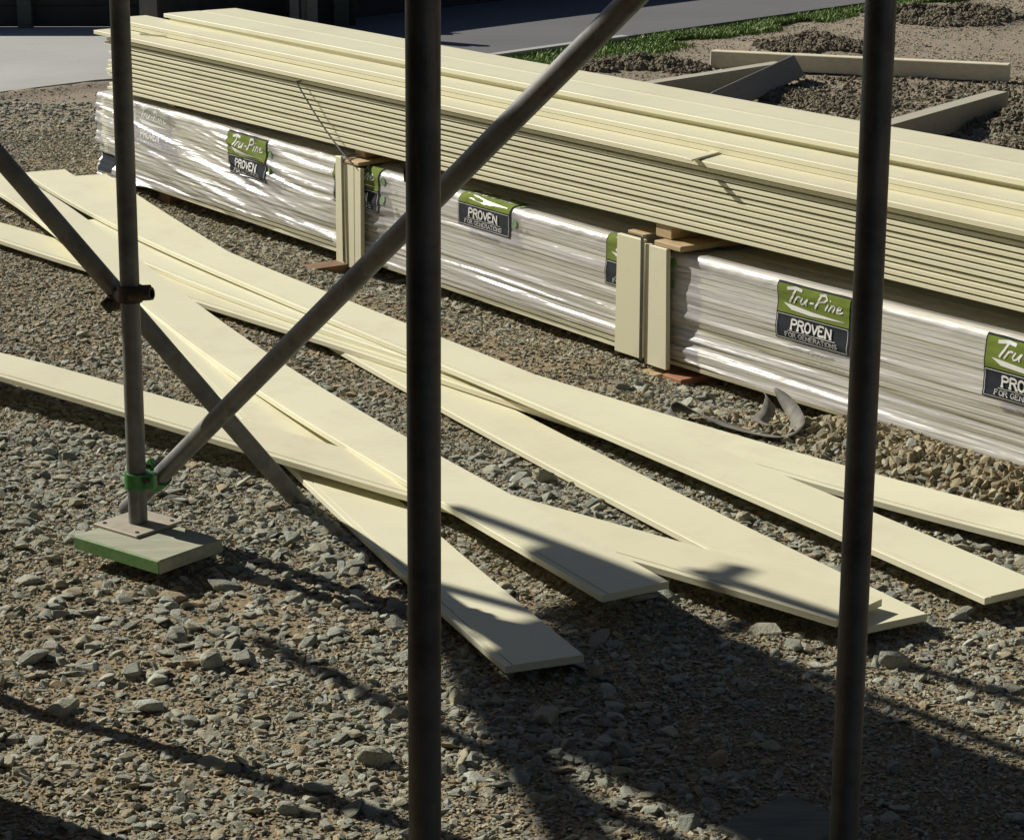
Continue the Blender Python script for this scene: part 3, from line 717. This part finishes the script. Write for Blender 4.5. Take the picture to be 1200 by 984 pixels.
sp_c = np.array([pb[0], pb[1], .066]); t1 = e1 / np.linalg.norm(e1); t2 = e2 / np.linalg.norm(e2)
MB().box(sp_c, t1 * .08, t2 * .08, np.array([0, 0, .0035]), .001).build('base_plate', M['plate'], left)
for sx in (-1, 1):
    for sy in (-1, 1): MB().rod(sp_c + t1 * .06 * sx + t2 * .06 * sy + [0, 0, .0035], sp_c + t1 * .06 * sx + t2 * .06 * sy + [0, 0, .006], .005, 8).build('nail_head', M['coupler'], left)
# foreground standards
def standard(top, bot, depth, label):
    a, b = pole_line(top, bot, depth, .012, 3.4)
    r = empty('scaffold_standard', (a[0], a[1], 0)); tag(r, label, 'scaffold pole', 'scaffold standards')
    autosmooth(MB().tube(a, b, RT, seg=40).build('tube', M['tube'], r))
    MB().box((a[0], a[1], .008), np.array([.08, 0, 0]), np.array([0, .08, 0]), np.array([0, 0, .004]), .001).build('base_plate', M['plate'], r)
    return a, b
ca, cb = standard((495.5, 0), (498, 984), 2800 * .0484 / 40.2, 'dark scaffold standard left of centre, running the full height of the photo')
ra, rb = standard((1032.5, 0), (988.5, 984), 2800 * .0484 / 35.2, 'dark scaffold standard at the right, running the full height of the photo')
# diagonal braces
b0, b1 = dp(185, 560, PD + 0.09), dp(740, 0, 4.5)
bd = (b1 - b0) / np.linalg.norm(b1 - b0)
blow = b0 - bd * .205
tube_thing(blow, b1 + bd * 1.3, 'diagonal_brace', 'grey diagonal tube rising from the green coupler to the upper right', group='diagonal scaffold braces')
l0, l1 = gp(362, 602, -.05), dp(0, 185, 5.95)
ld = (l1 - l0) / np.linalg.norm(l1 - l0)
tube_thing(l0, l1 + ld * .9, 'diagonal_brace', 'dark diagonal tube sloping from the left edge down to the boards', group='diagonal scaffold braces')
# couplers
def on_line(p, d, q):          # point of line p+td nearest q
    p, d, q = map(np.asarray, (p, d, q)); return p + d * ((q - p) @ d)
def band(m, c, d, r, w):
    m.tube(c - d * w / 2, c + d * w / 2, r, .008, 24)
def coupler(c1, d1, c2, d2, mat, label, out, boltlen=.06):
    d1 = d1 / np.linalg.norm(d1); d2 = d2 / np.linalg.norm(d2)
    root = empty('scaffold_coupler', c1); tag(root, label, 'coupler', 'scaffold couplers')
    m = MB(); band(m, c1, d1, RT + .007, .04); autosmooth(m.build('clamp_band', mat, root))
    m = MB(); band(m, c2, d2, RT + .007, .04); autosmooth(m.build('clamp_band', mat, root))
    ax = c2 - c1; L = np.linalg.norm(ax); ax /= L
    m = MB(); m.rod(c1 + ax * (RT + .004), c2 - ax * (RT + .004), .02, 12); m.build('pivot', mat, root)
    for (c, d, sgn) in ((c1, d1, 1), (c2, d2, -1)):
        o = np.cross(d, ax); o /= np.linalg.norm(o)
        if o @ out < 0: o = -o
        o = o * sgn
        m = MB(); e = c + o * (RT + .012)
        m.box(e, o * .016, d * .02, ax * .014, .003)
        bo = m.build('bolt_lug', mat, root)
        m = MB(); m.rod(e - ax * .03, e + ax * .035, .0065, 8); m.rod(e + ax * .02, e + ax * .034, .012, 6); m.build('bolt', M['coupler'], root)
    return root
pd = (ptop - pb) / np.linalg.norm(ptop - pb)
gq = on_line(pb, pd, onpole(161, 562)); g2_ = on_line(b0, bd, dp(186, 560, PD + 0.09))
gc = coupler(gq, pd, g2_, bd, M['green'], 'green painted coupler low on the left standard holding the diagonal tube', np.array([1.0, 0, 0]))
m = MB()          # green paint sprayed on the tube end
lq = on_line(pb, pd, onpole(149, 344)); l2 = on_line(l0, ld, dp(140, 345, PD + 0.07))
coupler(lq, pd, l2, ld, M['coupler'], 'dark rusty coupler halfway up the left standard', np.array([1.0, 0, 0]))
ydep = lambda p: float(p[1] * cp - (p[2] - HCAM) * sp)
DL = ydep(lq); a_ = dp(152, 345, DL - .03)
m = MB(); m.tube(a_, dp(178, 344, DL - .05), .0165, .005, 16)
tag(autosmooth(m.build('tube_stub', M['coupler'], loc=a_)), 'short dark tube stub sticking out right of the coupler on the left standard', 'tube stub')
cdir = (cb - ca) / np.linalg.norm(cb - ca)
cq = on_line(ca, cdir, dp(496, 203, 3.37)); 
root = empty('scaffold_coupler', cq); tag(root, 'dark coupler behind the middle pole with its rounded bolt cap showing at the left', 'coupler', 'scaffold couplers')
bk = cq + np.array([0, RT + .012, 0]); MB().box(bk, np.array([.016, 0, 0]), np.array([0, .012, 0]), np.array([0, 0, .02]), .004).build('clamp_body', M['coupler'], root)
lug = dp(480, 203, 3.40)
m = MB(); m.rod(lug, lug + np.array([-.008, .0, 0]), .017, 14, .012); m.rod(lug + np.array([.012, 0, 0]), lug, .012, 12, .017); autosmooth(m.build('bolt_cap', M['coupler'], root), 60)

# ---- scaffold deck overhead: it throws the wide shadow on the ground and shades the front poles
VD = np.array([.62, -.785]); VD /= np.linalg.norm(VD); VN = np.array([VD[1], -VD[0]])          # along the deck; towards the camera
HD = 2.55
def lift(q, h): return np.array([q[0] - AZ[0] * h / math.tan(EL), q[1] - AZ[1] * h / math.tan(EL), h])
Q0 = gp(700, 690)[:2]
def deck_plank(v0, L, n0, n1, label):
    c = Q0 + VD * (v0 + L / 2) + VN * (n0 + n1) / 2
    m = MB().box(lift(c, HD), np.r_[VD, 0] * L / 2, np.r_[VN, 0] * (n1 - n0) / 2, np.array([0, 0, .019]), .003)
    tag(m.build('scaffold_plank', M['plank']), label, 'plank', 'planks of the scaffold deck overhead')
DK = [(.02, 9.2, 0, .225), (.20, 9.2, .228, .45), (.30, 9.2, .453, .675), (1.15, 8.6, .76, .985), (1.0, 8.6, .99, 1.215), (1.5, 8.0, 1.22, 1.445), (1.45, 8.0, 1.45, 1.675), (1.5, 8.0, 1.68, 1.905), (1.5, 8.0, 1.91, 2.135)]  # the four inner planks and the extra length are added to block sky
for (v0, L, n0, n1), w in zip(DK, ('outermost', 'second outermost', 'third outermost', 'fourth outermost', 'fifth outermost', 'added fourth innermost', 'added third innermost', 'added second innermost', 'added innermost')):
    deck_plank(v0, L, n0, n1, w + ' plank of the scaffold deck above the picture')
def shadow_tube(pA, pB, h, label, z=0, ext=(0, 0), name='unseen_tube'):
    a = lift(gp(*pA, z)[:2], h - z); b = lift(gp(*pB, z)[:2], h - z); d = b - a; d /= np.linalg.norm(d)
    a[2] = b[2] = h
    tube_thing(a - d * ext[0], b + d * ext[1], name, label, group='scaffold ledgers overhead')
shadow_tube((533, 596), (760, 680), 2.46, 'ledger tube carrying the outer side of the overhead deck', .085, (0, 4))
shadow_tube((840, 677), (985, 723), 2.40, 'second ledger tube beside the overhead deck', .06, (.05, 2))
shadow_tube((302, 748), (560, 872), 2.2, 'ledger tube at the inner side of the scaffold', 0, (0, 3.5))
shadow_tube((486, 700), (600, 890), 2.3, 'unseen tube added to cast the dark streak beside the near board', 0, (0, 1.0))  # this tube and the next are added only to throw a broad streak
shadow_tube((512, 700), (640, 890), 2.34, 'second unseen tube added to widen the dark streak beside the near board', 0, (0, 1.0))
shadow_tube((484, 672), (650, 720), 2.28, 'unseen tube added to cast the upper shadow stripe on the near board', .04, (0, .3))  # unseen pair added to lay two shadow stripes on the near board
shadow_tube((484, 694), (665, 753), 2.26, 'unseen tube added to cast the lower shadow stripe on the near board', .04, (0, .3))
shadow_tube((806, 697), (872, 664), 2.42, 'short unseen tube added to cast the small stripe on the crosswise board', .06)  # added out of view for one short stripe of shadow
sb = gp(0, 815)[:2] - AZ * .35
r = empty('scaffold_standard', (sb[0], sb[1], gz(sb[0], sb[1]))); tag(r, 'scaffold standard just outside the left edge of the photo', 'scaffold pole', 'scaffold standards')
zb = float(gz(sb[0], sb[1]))
autosmooth(MB().tube((sb[0], sb[1], zb), (sb[0], sb[1], 3.2), RT).build('tube', M['tube'], r))
MB().box((sb[0], sb[1], zb + .004), np.array([.08, 0, 0]), np.array([0, .08, 0]), np.array([0, 0, .004]), .001).build('base_plate', M['plate'], r)
# unseen blocks added outside the lower left corner to cast its shadow
qa = gp(0, 928)[:2]
for k in range(4):
    c = qa - AZ * .95 + np.array([-AZ[1], AZ[0]]) * -.22 + np.array([.01 * k, 0]); zc = .05 + .1 * k
    m = MB().box((c[0], c[1], zc), np.r_[AZ, 0] * .75, np.r_[-AZ[1], AZ[0], 0] * .2, np.array([0, 0, .049]), .004)
    tag(m.build('shade_block', M['grey_timber']), 'unseen timber block added left of the picture to shade the corner', 'timber', 'blocks added left of the picture to cast shade')
# plank lying in the shade at the bottom right
pp = [gp(838, 968, .0), gp(925, 932, .0), gp(1012, 958, .0), gp(915, 1010, .0)]
c = sum(pp) / 4; e1_ = (pp[2] - pp[0] + pp[1] - pp[0]) / 2
ax = (pp[2] - pp[1] + pp[3] - pp[0]) / 4; ay = (pp[1] - pp[0] + pp[2] - pp[3]) / 4
m = MB().box((c[0], c[1], -.007), ax * 1.0, ay * .9, np.array([0, 0, .012]), .004)
tag(m.build('sole_plank', M['old_timber']), 'weathered flat plank lying in the shade at the bottom right', 'plank')
# unseen building added behind the camera, dark to keep the poles dark
hc = P0[:2] + U[:2] * 9.5 + N[:2] * 9.2
shade_house = empty('shade_house', (hc[0], hc[1], 0)); tag(shade_house, 'unseen dark building added behind the camera to keep the poles dark', 'shade_house')
MB().box((hc[0], hc[1], 4.0), U * 8, N * 3, np.array([0, 0, 4.0]), .01).build('wall', M['shade_house'], shade_house)
MB().box((hc[0], hc[1], 8.1), U * 8.2, N * 3.5, np.array([0, 0, .098]), .01).build('roof', M['shade_house'], shade_house)

nb = empty('shade_house', (12, 7, 0)); tag(nb, 'unseen dark building added right of the picture to block sky light', 'shade_house')  # unseen building added to cut the sky light in the shadows
MB().box((12, 7, 3), np.array([3.5, 0, 0]), np.array([0, 9, 0]), np.array([0, 0, 3]), .01).build('wall', M['shade_house'], nb)
MB().box((12, 7, 6.1), np.array([3.9, 0, 0]), np.array([0, 9.4, 0]), np.array([0, 0, .098]), .01).build('roof', M['shade_house'], nb)

# ------------------------------------------------------------------ formwork timbers beyond the stack
def beam(p, q, w, h, zb, mat, label, name='formwork_timber', tilt=0.0):
    p = np.asarray(p, float)[:2]; q = np.asarray(q, float)[:2]; d = (q - p); L = np.linalg.norm(d); d /= L; n_ = np.array([-d[1], d[0]])
    if n_[1] < 0: n_ = -n_
    c = np.r_[(p + q) / 2 + n_ * w / 2, zb + h / 2]
    ax = np.r_[d * L / 2, 0]; ay = np.r_[n_ * w / 2, 0]; az = np.array([0, 0, h / 2])
    if tilt:
        Rm = np.array(Matrix.Rotation(tilt, 3, Vector(ax).normalized())); ay = Rm @ ay; az = Rm @ az
    o = MB().box(c, ax, ay, az, .004).build(name, mat, loc=(c[0], c[1], zb)); return tag(o, label, 'timber', 'formwork timbers set out on the dirt')
beam(gp(832, 79), gp(1181, 96), .085, .105, -.004, M['new_pine'], 'pale square timber lying across the dirt at the back')
fa, fb = gp(752, 100, .125), gp(921, 73.5, .125)
dd = (fb - fa) / np.linalg.norm(fb - fa)
beam(fa - dd * .8, fb, .09, .15, -.025, M['form_timber'], 'timber with a dark side running from the stack to the long back timber')
fa, fb = gp(874, 123, .0), gp(937, 92, .0); dd = (fb - fa) / np.linalg.norm(fb - fa)
beam(fa - dd * .5, fb, .045, .14, .0, M['grey_timber'], 'grey weathered plank leaning against the side of another timber', tilt=-.55)
fa, fb = gp(1044, 147, .14), gp(1182, 107.5, .14); dd = (fb - fa) / np.linalg.norm(fb - fa)
beam(fa - dd * .9, fb, .10, .17, -.03, M['form_timber'], 'timber running from the right pole to the dark soil heap')

# ------------------------------------------------------------------ far boundary
fy = 16.95  # low fence made up in place of a building side, for a short shadow
fence = empty('building_side_fence', (-3.4, fy, 0)); tag(fence, 'low dark panelled fence standing in for the building side behind the concrete driveway', 'fence')
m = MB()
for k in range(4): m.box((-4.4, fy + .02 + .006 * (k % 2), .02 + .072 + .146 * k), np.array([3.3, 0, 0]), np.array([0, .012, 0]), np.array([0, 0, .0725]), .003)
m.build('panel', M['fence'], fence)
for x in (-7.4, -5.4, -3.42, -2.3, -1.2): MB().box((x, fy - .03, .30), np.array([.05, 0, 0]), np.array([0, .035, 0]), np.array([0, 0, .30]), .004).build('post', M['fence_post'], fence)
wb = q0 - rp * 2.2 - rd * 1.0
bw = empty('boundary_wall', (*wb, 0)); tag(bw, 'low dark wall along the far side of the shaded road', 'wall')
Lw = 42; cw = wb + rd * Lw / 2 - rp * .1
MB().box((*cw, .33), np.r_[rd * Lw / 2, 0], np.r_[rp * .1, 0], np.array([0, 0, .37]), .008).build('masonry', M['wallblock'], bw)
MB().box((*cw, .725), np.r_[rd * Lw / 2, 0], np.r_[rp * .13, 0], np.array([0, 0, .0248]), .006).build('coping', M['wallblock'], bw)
def post(px0, px1, y, h, mat, label):
    a = O + ray(px0, 20) * (y / ray(px0, 20)[1]); b = O + ray(px1, 20) * (y / ray(px1, 20)[1]); w = (b[0] - a[0]) / 2; x = (a[0] + b[0]) / 2
    o = empty('gate_post', (x, y, 0)); tag(o, label, 'post', 'gate posts beyond the stack')
    MB().box((x, y, h / 2 + .01), np.array([w, 0, 0]), np.array([0, w, 0]), np.array([0, 0, h / 2]), .004).build('shaft', mat, o)
    MB().box((x, y, h + .0125 + .01), np.array([w * 1.12, 0, 0]), np.array([0, w * 1.12, 0]), np.array([0, 0, .012]), .004).build('cap', mat, o)
post(340, 351, 16.6, .9, M['grey_timber'], 'grey gate post, left of three beyond the stack')
post(353, 359, 16.65, .95, M['pale_post'], 'thin pale gate post in the middle of three')
post(360, 372, 16.6, .9, M['grey_timber'], 'grey brown gate post, right of three beyond the stack')

# ------------------------------------------------------------------ grass along the road
def grass(n=80000):
    t_ = rng.uniform(-1.6, 14, n) ** 1.0; 
    wd = np.interp(t_, [-1.6, -.3, .6, 1.6, 3, 14], [.4, .62, .6, .3, .24, .24])
    w_ = rng.uniform(0, 1, n) * wd + .05 * rng.normal(size=n) + .05
    x = q0[0] + rd[0] * t_ + rp[0] * w_; y = q0[1] + rd[1] * t_ + rp[1] * w_
    keep = vnoise(x * 3, y * 3, 9) > .18 + .3 * (w_ > wd * .7)
    x, y = x[keep], y[keep]; n = len(x)
    z = np.maximum(gz(x, y), -.01)
    h = rng.uniform(.02, .05, n) * (.6 + .7 * vnoise(x * 2, y * 2, 4)); a = rng.uniform(0, 2 * np.pi, n); ln = rng.uniform(.1, .8, n) * h; b = rng.uniform(0, 2 * np.pi, n); wv = rng.uniform(.003, .006, n)
    dx, dy = np.cos(a) * wv, np.sin(a) * wv
    v = np.empty((n, 5, 3)); lx, ly = np.cos(b) * ln, np.sin(b) * ln
    v[:, 0] = np.stack([x - dx, y - dy, z - .005], 1); v[:, 1] = np.stack([x + dx, y + dy, z - .005], 1)
    v[:, 2] = np.stack([x + dx * .8 + lx * .35, y + dy * .8 + ly * .35, z + h * .6], 1); v[:, 3] = np.stack([x - dx * .8 + lx * .35, y - dy * .8 + ly * .35, z + h * .6], 1)
    v[:, 4] = np.stack([x + lx, y + ly, z + h], 1)
    base = np.arange(n)[:, None] * 5
    f = [list(q) for q in np.hstack([base, base + 1, base + 2, base + 3])] + [list(q) for q in np.hstack([base + 3, base + 2, base + 4])]
    o = mesh_obj('grass', v.reshape(-1, 3), f, M['grass'], loc=(q0[0], q0[1], 0)); tag(o, 'strip of short green grass along the near edge of the road', 'grass', kind='stuff')
grass()

# ------------------------------------------------------------------ stones
def rock_mesh(name, seed, flat, mat, n=16):
    r = random.Random(seed); bm = bmesh.new()
    for _ in range(n):
        v = Vector((r.gauss(0, 1), r.gauss(0, 1), r.gauss(0, 1))).normalized() * r.uniform(.75, 1.05)
        # flatten against a few random planes
        bm.verts.new((v.x, v.y * r.uniform(.6, .9), max(-.6, min(.75, v.z)) * flat))
    res = bmesh.ops.convex_hull(bm, input=bm.verts)
    dead = {g for g in list(res['geom_interior']) + list(res['geom_unused']) if isinstance(g, bmesh.types.BMVert)} | {v for v in bm.verts if not v.link_faces}
    if dead: bmesh.ops.delete(bm, geom=list(dead), context='VERTS')
    bmesh.ops.bevel(bm, geom=list(bm.edges), offset=.035, segments=1, affect='EDGES')
    bmesh.ops.recalc_face_normals(bm, faces=bm.faces)
    me = bpy.data.meshes.new(name); bm.to_mesh(me); bm.free(); me.materials.append(mat); return me
def source_collection(name, meshes):
    c = bpy.data.collections.new(name)
    for me in meshes: c.objects.link(bpy.data.objects.new(me.name, me))
    return c
SRC = source_collection('stone_shapes', [rock_mesh('stone_shape', 100 + i, [.3, .42, .22, .5, .34, .6, .27, .42][i], M['stone'], [12, 14, 16, 18, 13, 15, 12, 20][i]) for i in range(8)])
SRCG = source_collection('grit_shapes', [rock_mesh('grit_shape', 200 + i, [.6, .8, .7, .5][i], M['grit'], 9) for i in range(4)])
SRCR = source_collection('rubble_shapes', [rock_mesh('rubble_shape', 500 + i, [.7, .9, .6, .8][i], M['rubble'], 13) for i in range(4)])
SRCC = source_collection('clod_shapes', [rock_mesh('clod_shape', 300 + i, .8, M['clod'], 24) for i in range(5)])
def scatter(name, pts, scl, rot, idx, source, label, cat):
    me = bpy.data.meshes.new(name); n = len(pts); me.vertices.add(n); me.vertices.foreach_set('co', np.asarray(pts, np.float32).ravel())
    for nm, arr in (('scl', scl), ('rot', rot)):
        at = me.attributes.new(nm, 'FLOAT_VECTOR', 'POINT'); at.data.foreach_set('vector', np.asarray(arr, np.float32).ravel())
    at = me.attributes.new('idx', 'INT', 'POINT'); at.data.foreach_set('value', np.asarray(idx, np.int32))
    o = link(bpy.data.objects.new(name, me)); tag(o, label, cat, kind='stuff')
    ng = bpy.data.node_groups.new(name + '_nodes', 'GeometryNodeTree')
    ng.interface.new_socket('Geometry', in_out='INPUT', socket_type='NodeSocketGeometry'); ng.interface.new_socket('Geometry', in_out='OUTPUT', socket_type='NodeSocketGeometry')
    gi = ng.nodes.new('NodeGroupInput'); go = ng.nodes.new('NodeGroupOutput'); ip = ng.nodes.new('GeometryNodeInstanceOnPoints'); ci = ng.nodes.new('GeometryNodeCollectionInfo')
    ci.inputs['Collection'].default_value = source; ci.inputs['Separate Children'].default_value = True; ci.inputs['Reset Children'].default_value = True
    ip.inputs['Pick Instance'].default_value = True
    def na(nm, ty):
        q = ng.nodes.new('GeometryNodeInputNamedAttribute'); q.data_type = ty; q.inputs['Name'].default_value = nm; return [s for s in q.outputs if s.enabled][0]
    L = ng.links.new
    L(gi.outputs[0], ip.inputs['Points']); L(ci.outputs[0], ip.inputs['Instance']); L(na('idx', 'INT'), ip.inputs['Instance Index'])
    L(na('rot', 'FLOAT_VECTOR'), ip.inputs['Rotation']); L(na('scl', 'FLOAT_VECTOR'), ip.inputs['Scale']); L(ip.outputs[0], go.inputs[0])
    md = o.modifiers.new('scatter', 'NODES'); md.node_group = ng; return o
# where boards, pads and packs lie
def covered(x, y, margin):
    c = np.zeros(len(x), bool)
    for path, perp in BOARDS:
        mid = path[:, :2] + perp * BW / 2
        for i in range(0, len(mid) - 1):
            a = mid[i]; d = mid[i + 1] - a; L2 = d @ d; t_ = np.clip(((x - a[0]) * d[0] + (y - a[1]) * d[1]) / L2, 0, 1)
            c |= (x - a[0] - t_ * d[0]) ** 2 + (y - a[1] - t_ * d[1]) ** 2 < (BW / 2 + margin) ** 2
    s, o = packco(x, y)
    c |= (o < .0 + margin) & (o > -.78) & (s > -.16)
    dx, dy = x - cen[0], y - cen[1]; l1, l2_ = np.linalg.norm(e1), np.linalg.norm(e2)
    c |= (np.abs((dx * e1[0] + dy * e1[1]) / l1) < l1 / 2 + margin) & (np.abs((dx * e2[0] + dy * e2[1]) / l2_) < l2_ / 2 + margin)
    return c
def wedge(n, y0, y1, pw=1.0):
    # uniform over the ground wedge that the picture looks at (a little wider)
    y = np.sqrt(rng.uniform(y0 ** 2, y1 ** 2, int(n))); x = y * rng.uniform(-.262, .262, int(n)) ; return x, y
def on_paving(x, y):
    wq = (x - q0[0]) * rp[0] + (y - q0[1]) * rp[1]
    return ((wq < .05) & (wq > -2.3) & (y > 14.5)) | ((x < -1.2) & (y > 13.7 + .29 * 0 + np.maximum(0, (x + 2.97)) * .98))
def stones(n, y0, y1, r0, r1, pw, seed, thr, flat=1.0, reject=None):
    x, y = wedge(n, y0, y1)
    dens = fbm(x * 1.3, y * 1.3, 3, seed) * .5 + .5
    k = rng.uniform(0, 1, len(x)) < np.clip(.35 + 2.4 * (dens - thr), .10, 1) * (1 - .72 * np.exp(-(((packco(x, y)[1] - .62) / .34) ** 2)) * sstep(2.2, 3.0, packco(x, y)[0]) * (1 - sstep(4.2, 4.9, packco(x, y)[0])))
    x, y = x[k], y[k]
    r = r0 + (r1 - r0) * rng.uniform(0, 1, len(x)) ** pw
    if reject is None: reject = r0 > .009
    cov = covered(x, y, -.012 if not reject else .004) if reject else np.zeros(len(x), bool)
    k = ~cov & ~on_paving(x, y); x, y, r = x[k], y[k], r[k]
    z = gz(x, y) + r * rng.uniform(.0, .2, len(x)) * flat
    scl = np.stack([r * rng.uniform(.8, 1.25, len(r)), r * rng.uniform(.8, 1.2, len(r)), r * rng.uniform(.7, 1.3, len(r))], 1)
    tilt = .3
    rot = np.stack([rng.normal(0, tilt, len(r)), rng.normal(0, tilt, len(r)), rng.uniform(0, 6.283, len(r))], 1)
    return np.stack([x, y, z], 1), scl, rot
def cat_(*a): return [np.vstack(q) for q in zip(*a)]
p, s_, r_ = cat_(stones(42000, 3.7, 7.5, .008, .022, 1.8, 51, .45), stones(6500, 3.7, 7.5, .017, .036, 1.7, 52, .5), stones(950, 3.7, 7.5, .03, .05, 1.7, 57, .5), stones(46000, 7.5, 13.5, .009, .027, 2.0, 53, .5), stones(9000, 11, 19, .009, .030, 2.4, 54, .55))
scatter('gravel', p, s_, r_, rng.integers(0, 8, len(p)), SRC, 'grey slaty gravel stones strewn over the dirt', 'gravel')
p, s_, r_ = cat_(stones(190000, 3.7, 7.6, .0035, .0105, 1.5, 61, .25), stones(190000, 7.5, 12.5, .0055, .015, 1.6, 62, .25), stones(90000, 11.4, 19, .006, .015, 1.8, 63, .45))
scatter('grit', p, s_, r_, rng.integers(0, 4, len(p)), SRCG, 'tan grit and small stones covering the dirt', 'grit')
# soil clods on the mounds and in the formwork bay
cx, cy, cr = [], [], []
for (mx, my, r, h) in MOUNDS:
    k = int(1500 * (r / .3) ** 2); a = rng.uniform(0, 6.283, k); d = r * .9 * np.sqrt(rng.uniform(0, 1, k)); cx += list(mx + d * np.cos(a)); cy += list(my + d * np.sin(a)); cr += list(.006 + .022 * rng.uniform(0, 1, k) ** 2.2)
k = 5200; bx = rng.uniform(1.0, 3.2, k); by = rng.uniform(12.3, 14.6, k); cx += list(bx); cy += list(by); cr += list(.005 + .018 * rng.uniform(0, 1, k) ** 2)
k = 7000; ss_ = rng.uniform(4.7, 6.2, k); oo = np.abs(rng.normal(.12, .1, k)) + .01; q = P0[None] + U[None] * ss_[:, None] + N[None] * oo[:, None]
bermx, bermy = q[:, 0], q[:, 1]
cx, cy, cr = map(np.array, (cx, cy, cr)); z = gz(cx, cy) + cr * .2
scatter('soil_clods', np.stack([cx, cy, z], 1), np.stack([cr * rng.uniform(.8, 1.2, len(cr)) for _ in range(3)], 1), rng.uniform(0, 6.283, (len(cr), 3)), rng.integers(0, 5, len(cr)), SRCC, 'dark broken soil clods in heaps beyond the stack', 'soil')
br = .004 + .024 * rng.uniform(0, 1, k) ** 3.6
kk_ = ~covered(bermx, bermy, -.01); bermx, bermy, br = bermx[kk_], bermy[kk_], br[kk_]
scatter('rubble', np.stack([bermx, bermy, gz(bermx, bermy) + br * .3], 1), np.stack([br * rng.uniform(.8, 1.2, len(br)) for _ in range(3)], 1), rng.uniform(0, 6.283, (len(br), 3)), rng.integers(0, 4, len(br)), SRCR, 'tan rubble banked against the foot of the pack', 'rubble')

# larger rocks one can point at
big = [rock_mesh('rock', 400 + i, [.75, .5, .6, .45, .8][i], M['stone'], 14) for i in range(5)]
def rock(px, py, r, seed, label, group='single larger stones'):
    q = gp(px, py); z = float(gz(q[0], q[1])); o = bpy.data.objects.new('rock', big[seed % 5]); link(o)
    rr = random.Random(seed); o.location = (q[0], q[1], z + r * .25); o.scale = (r, r * rr.uniform(.8, 1), r * rr.uniform(.9, 1.2)); o.rotation_euler = (rr.uniform(-.3, .3), rr.uniform(-.3, .3), rr.uniform(0, 6.28)); tag(o, label, 'rock', group)
rock(848, 484, .032, 1, 'pale pointed stone behind the webbing strap')
rock(872, 606, .032, 2, 'grey stone between the middle boards, left of the right pole')
rock(1048, 772, .045, 0, 'dark squarish rock just right of the right pole, below the board end')
rock(1133, 715, .034, 4, 'grey stone below the cut board end at the right')
rock(1122, 632, .03, 3, 'angular stone between the two boards near the right edge')
rock(1152, 640, .028, 1, 'pale upright stone near the right edge between the two boards')
rock(697, 590, .034, 4, 'wedge shaped stone beside the middle board, right of the middle pole')
rock(440, 888, .045, 0, 'dark rounded rock in shade left of the middle pole')
rock(172, 827, .042, 1, 'upright grey stone left of the bottom centre')
rock(248, 778, .042, 2, 'pale topped block with a shadow at its right')
rock(285, 773, .04, 3, 'flat pale slate chip below the sole board')
rock(40, 770, .042, 4, 'blue grey stone near the left edge below the sole board')
rock(340, 945, .03, 0, 'tan rounded stone near the bottom left of the middle pole')
rock(372, 922, .036, 1, 'pale stone in the shade line at the bottom')
rock(1170, 548, .03, 2, 'tan stone on the dirt bank at the foot of the pack')
rock(730, 452, .03, 0, 'grey stone on the rubble below the wide slats')
rock(155, 785, .04, 3, 'dark stone left of the bottom centre in the gravel')
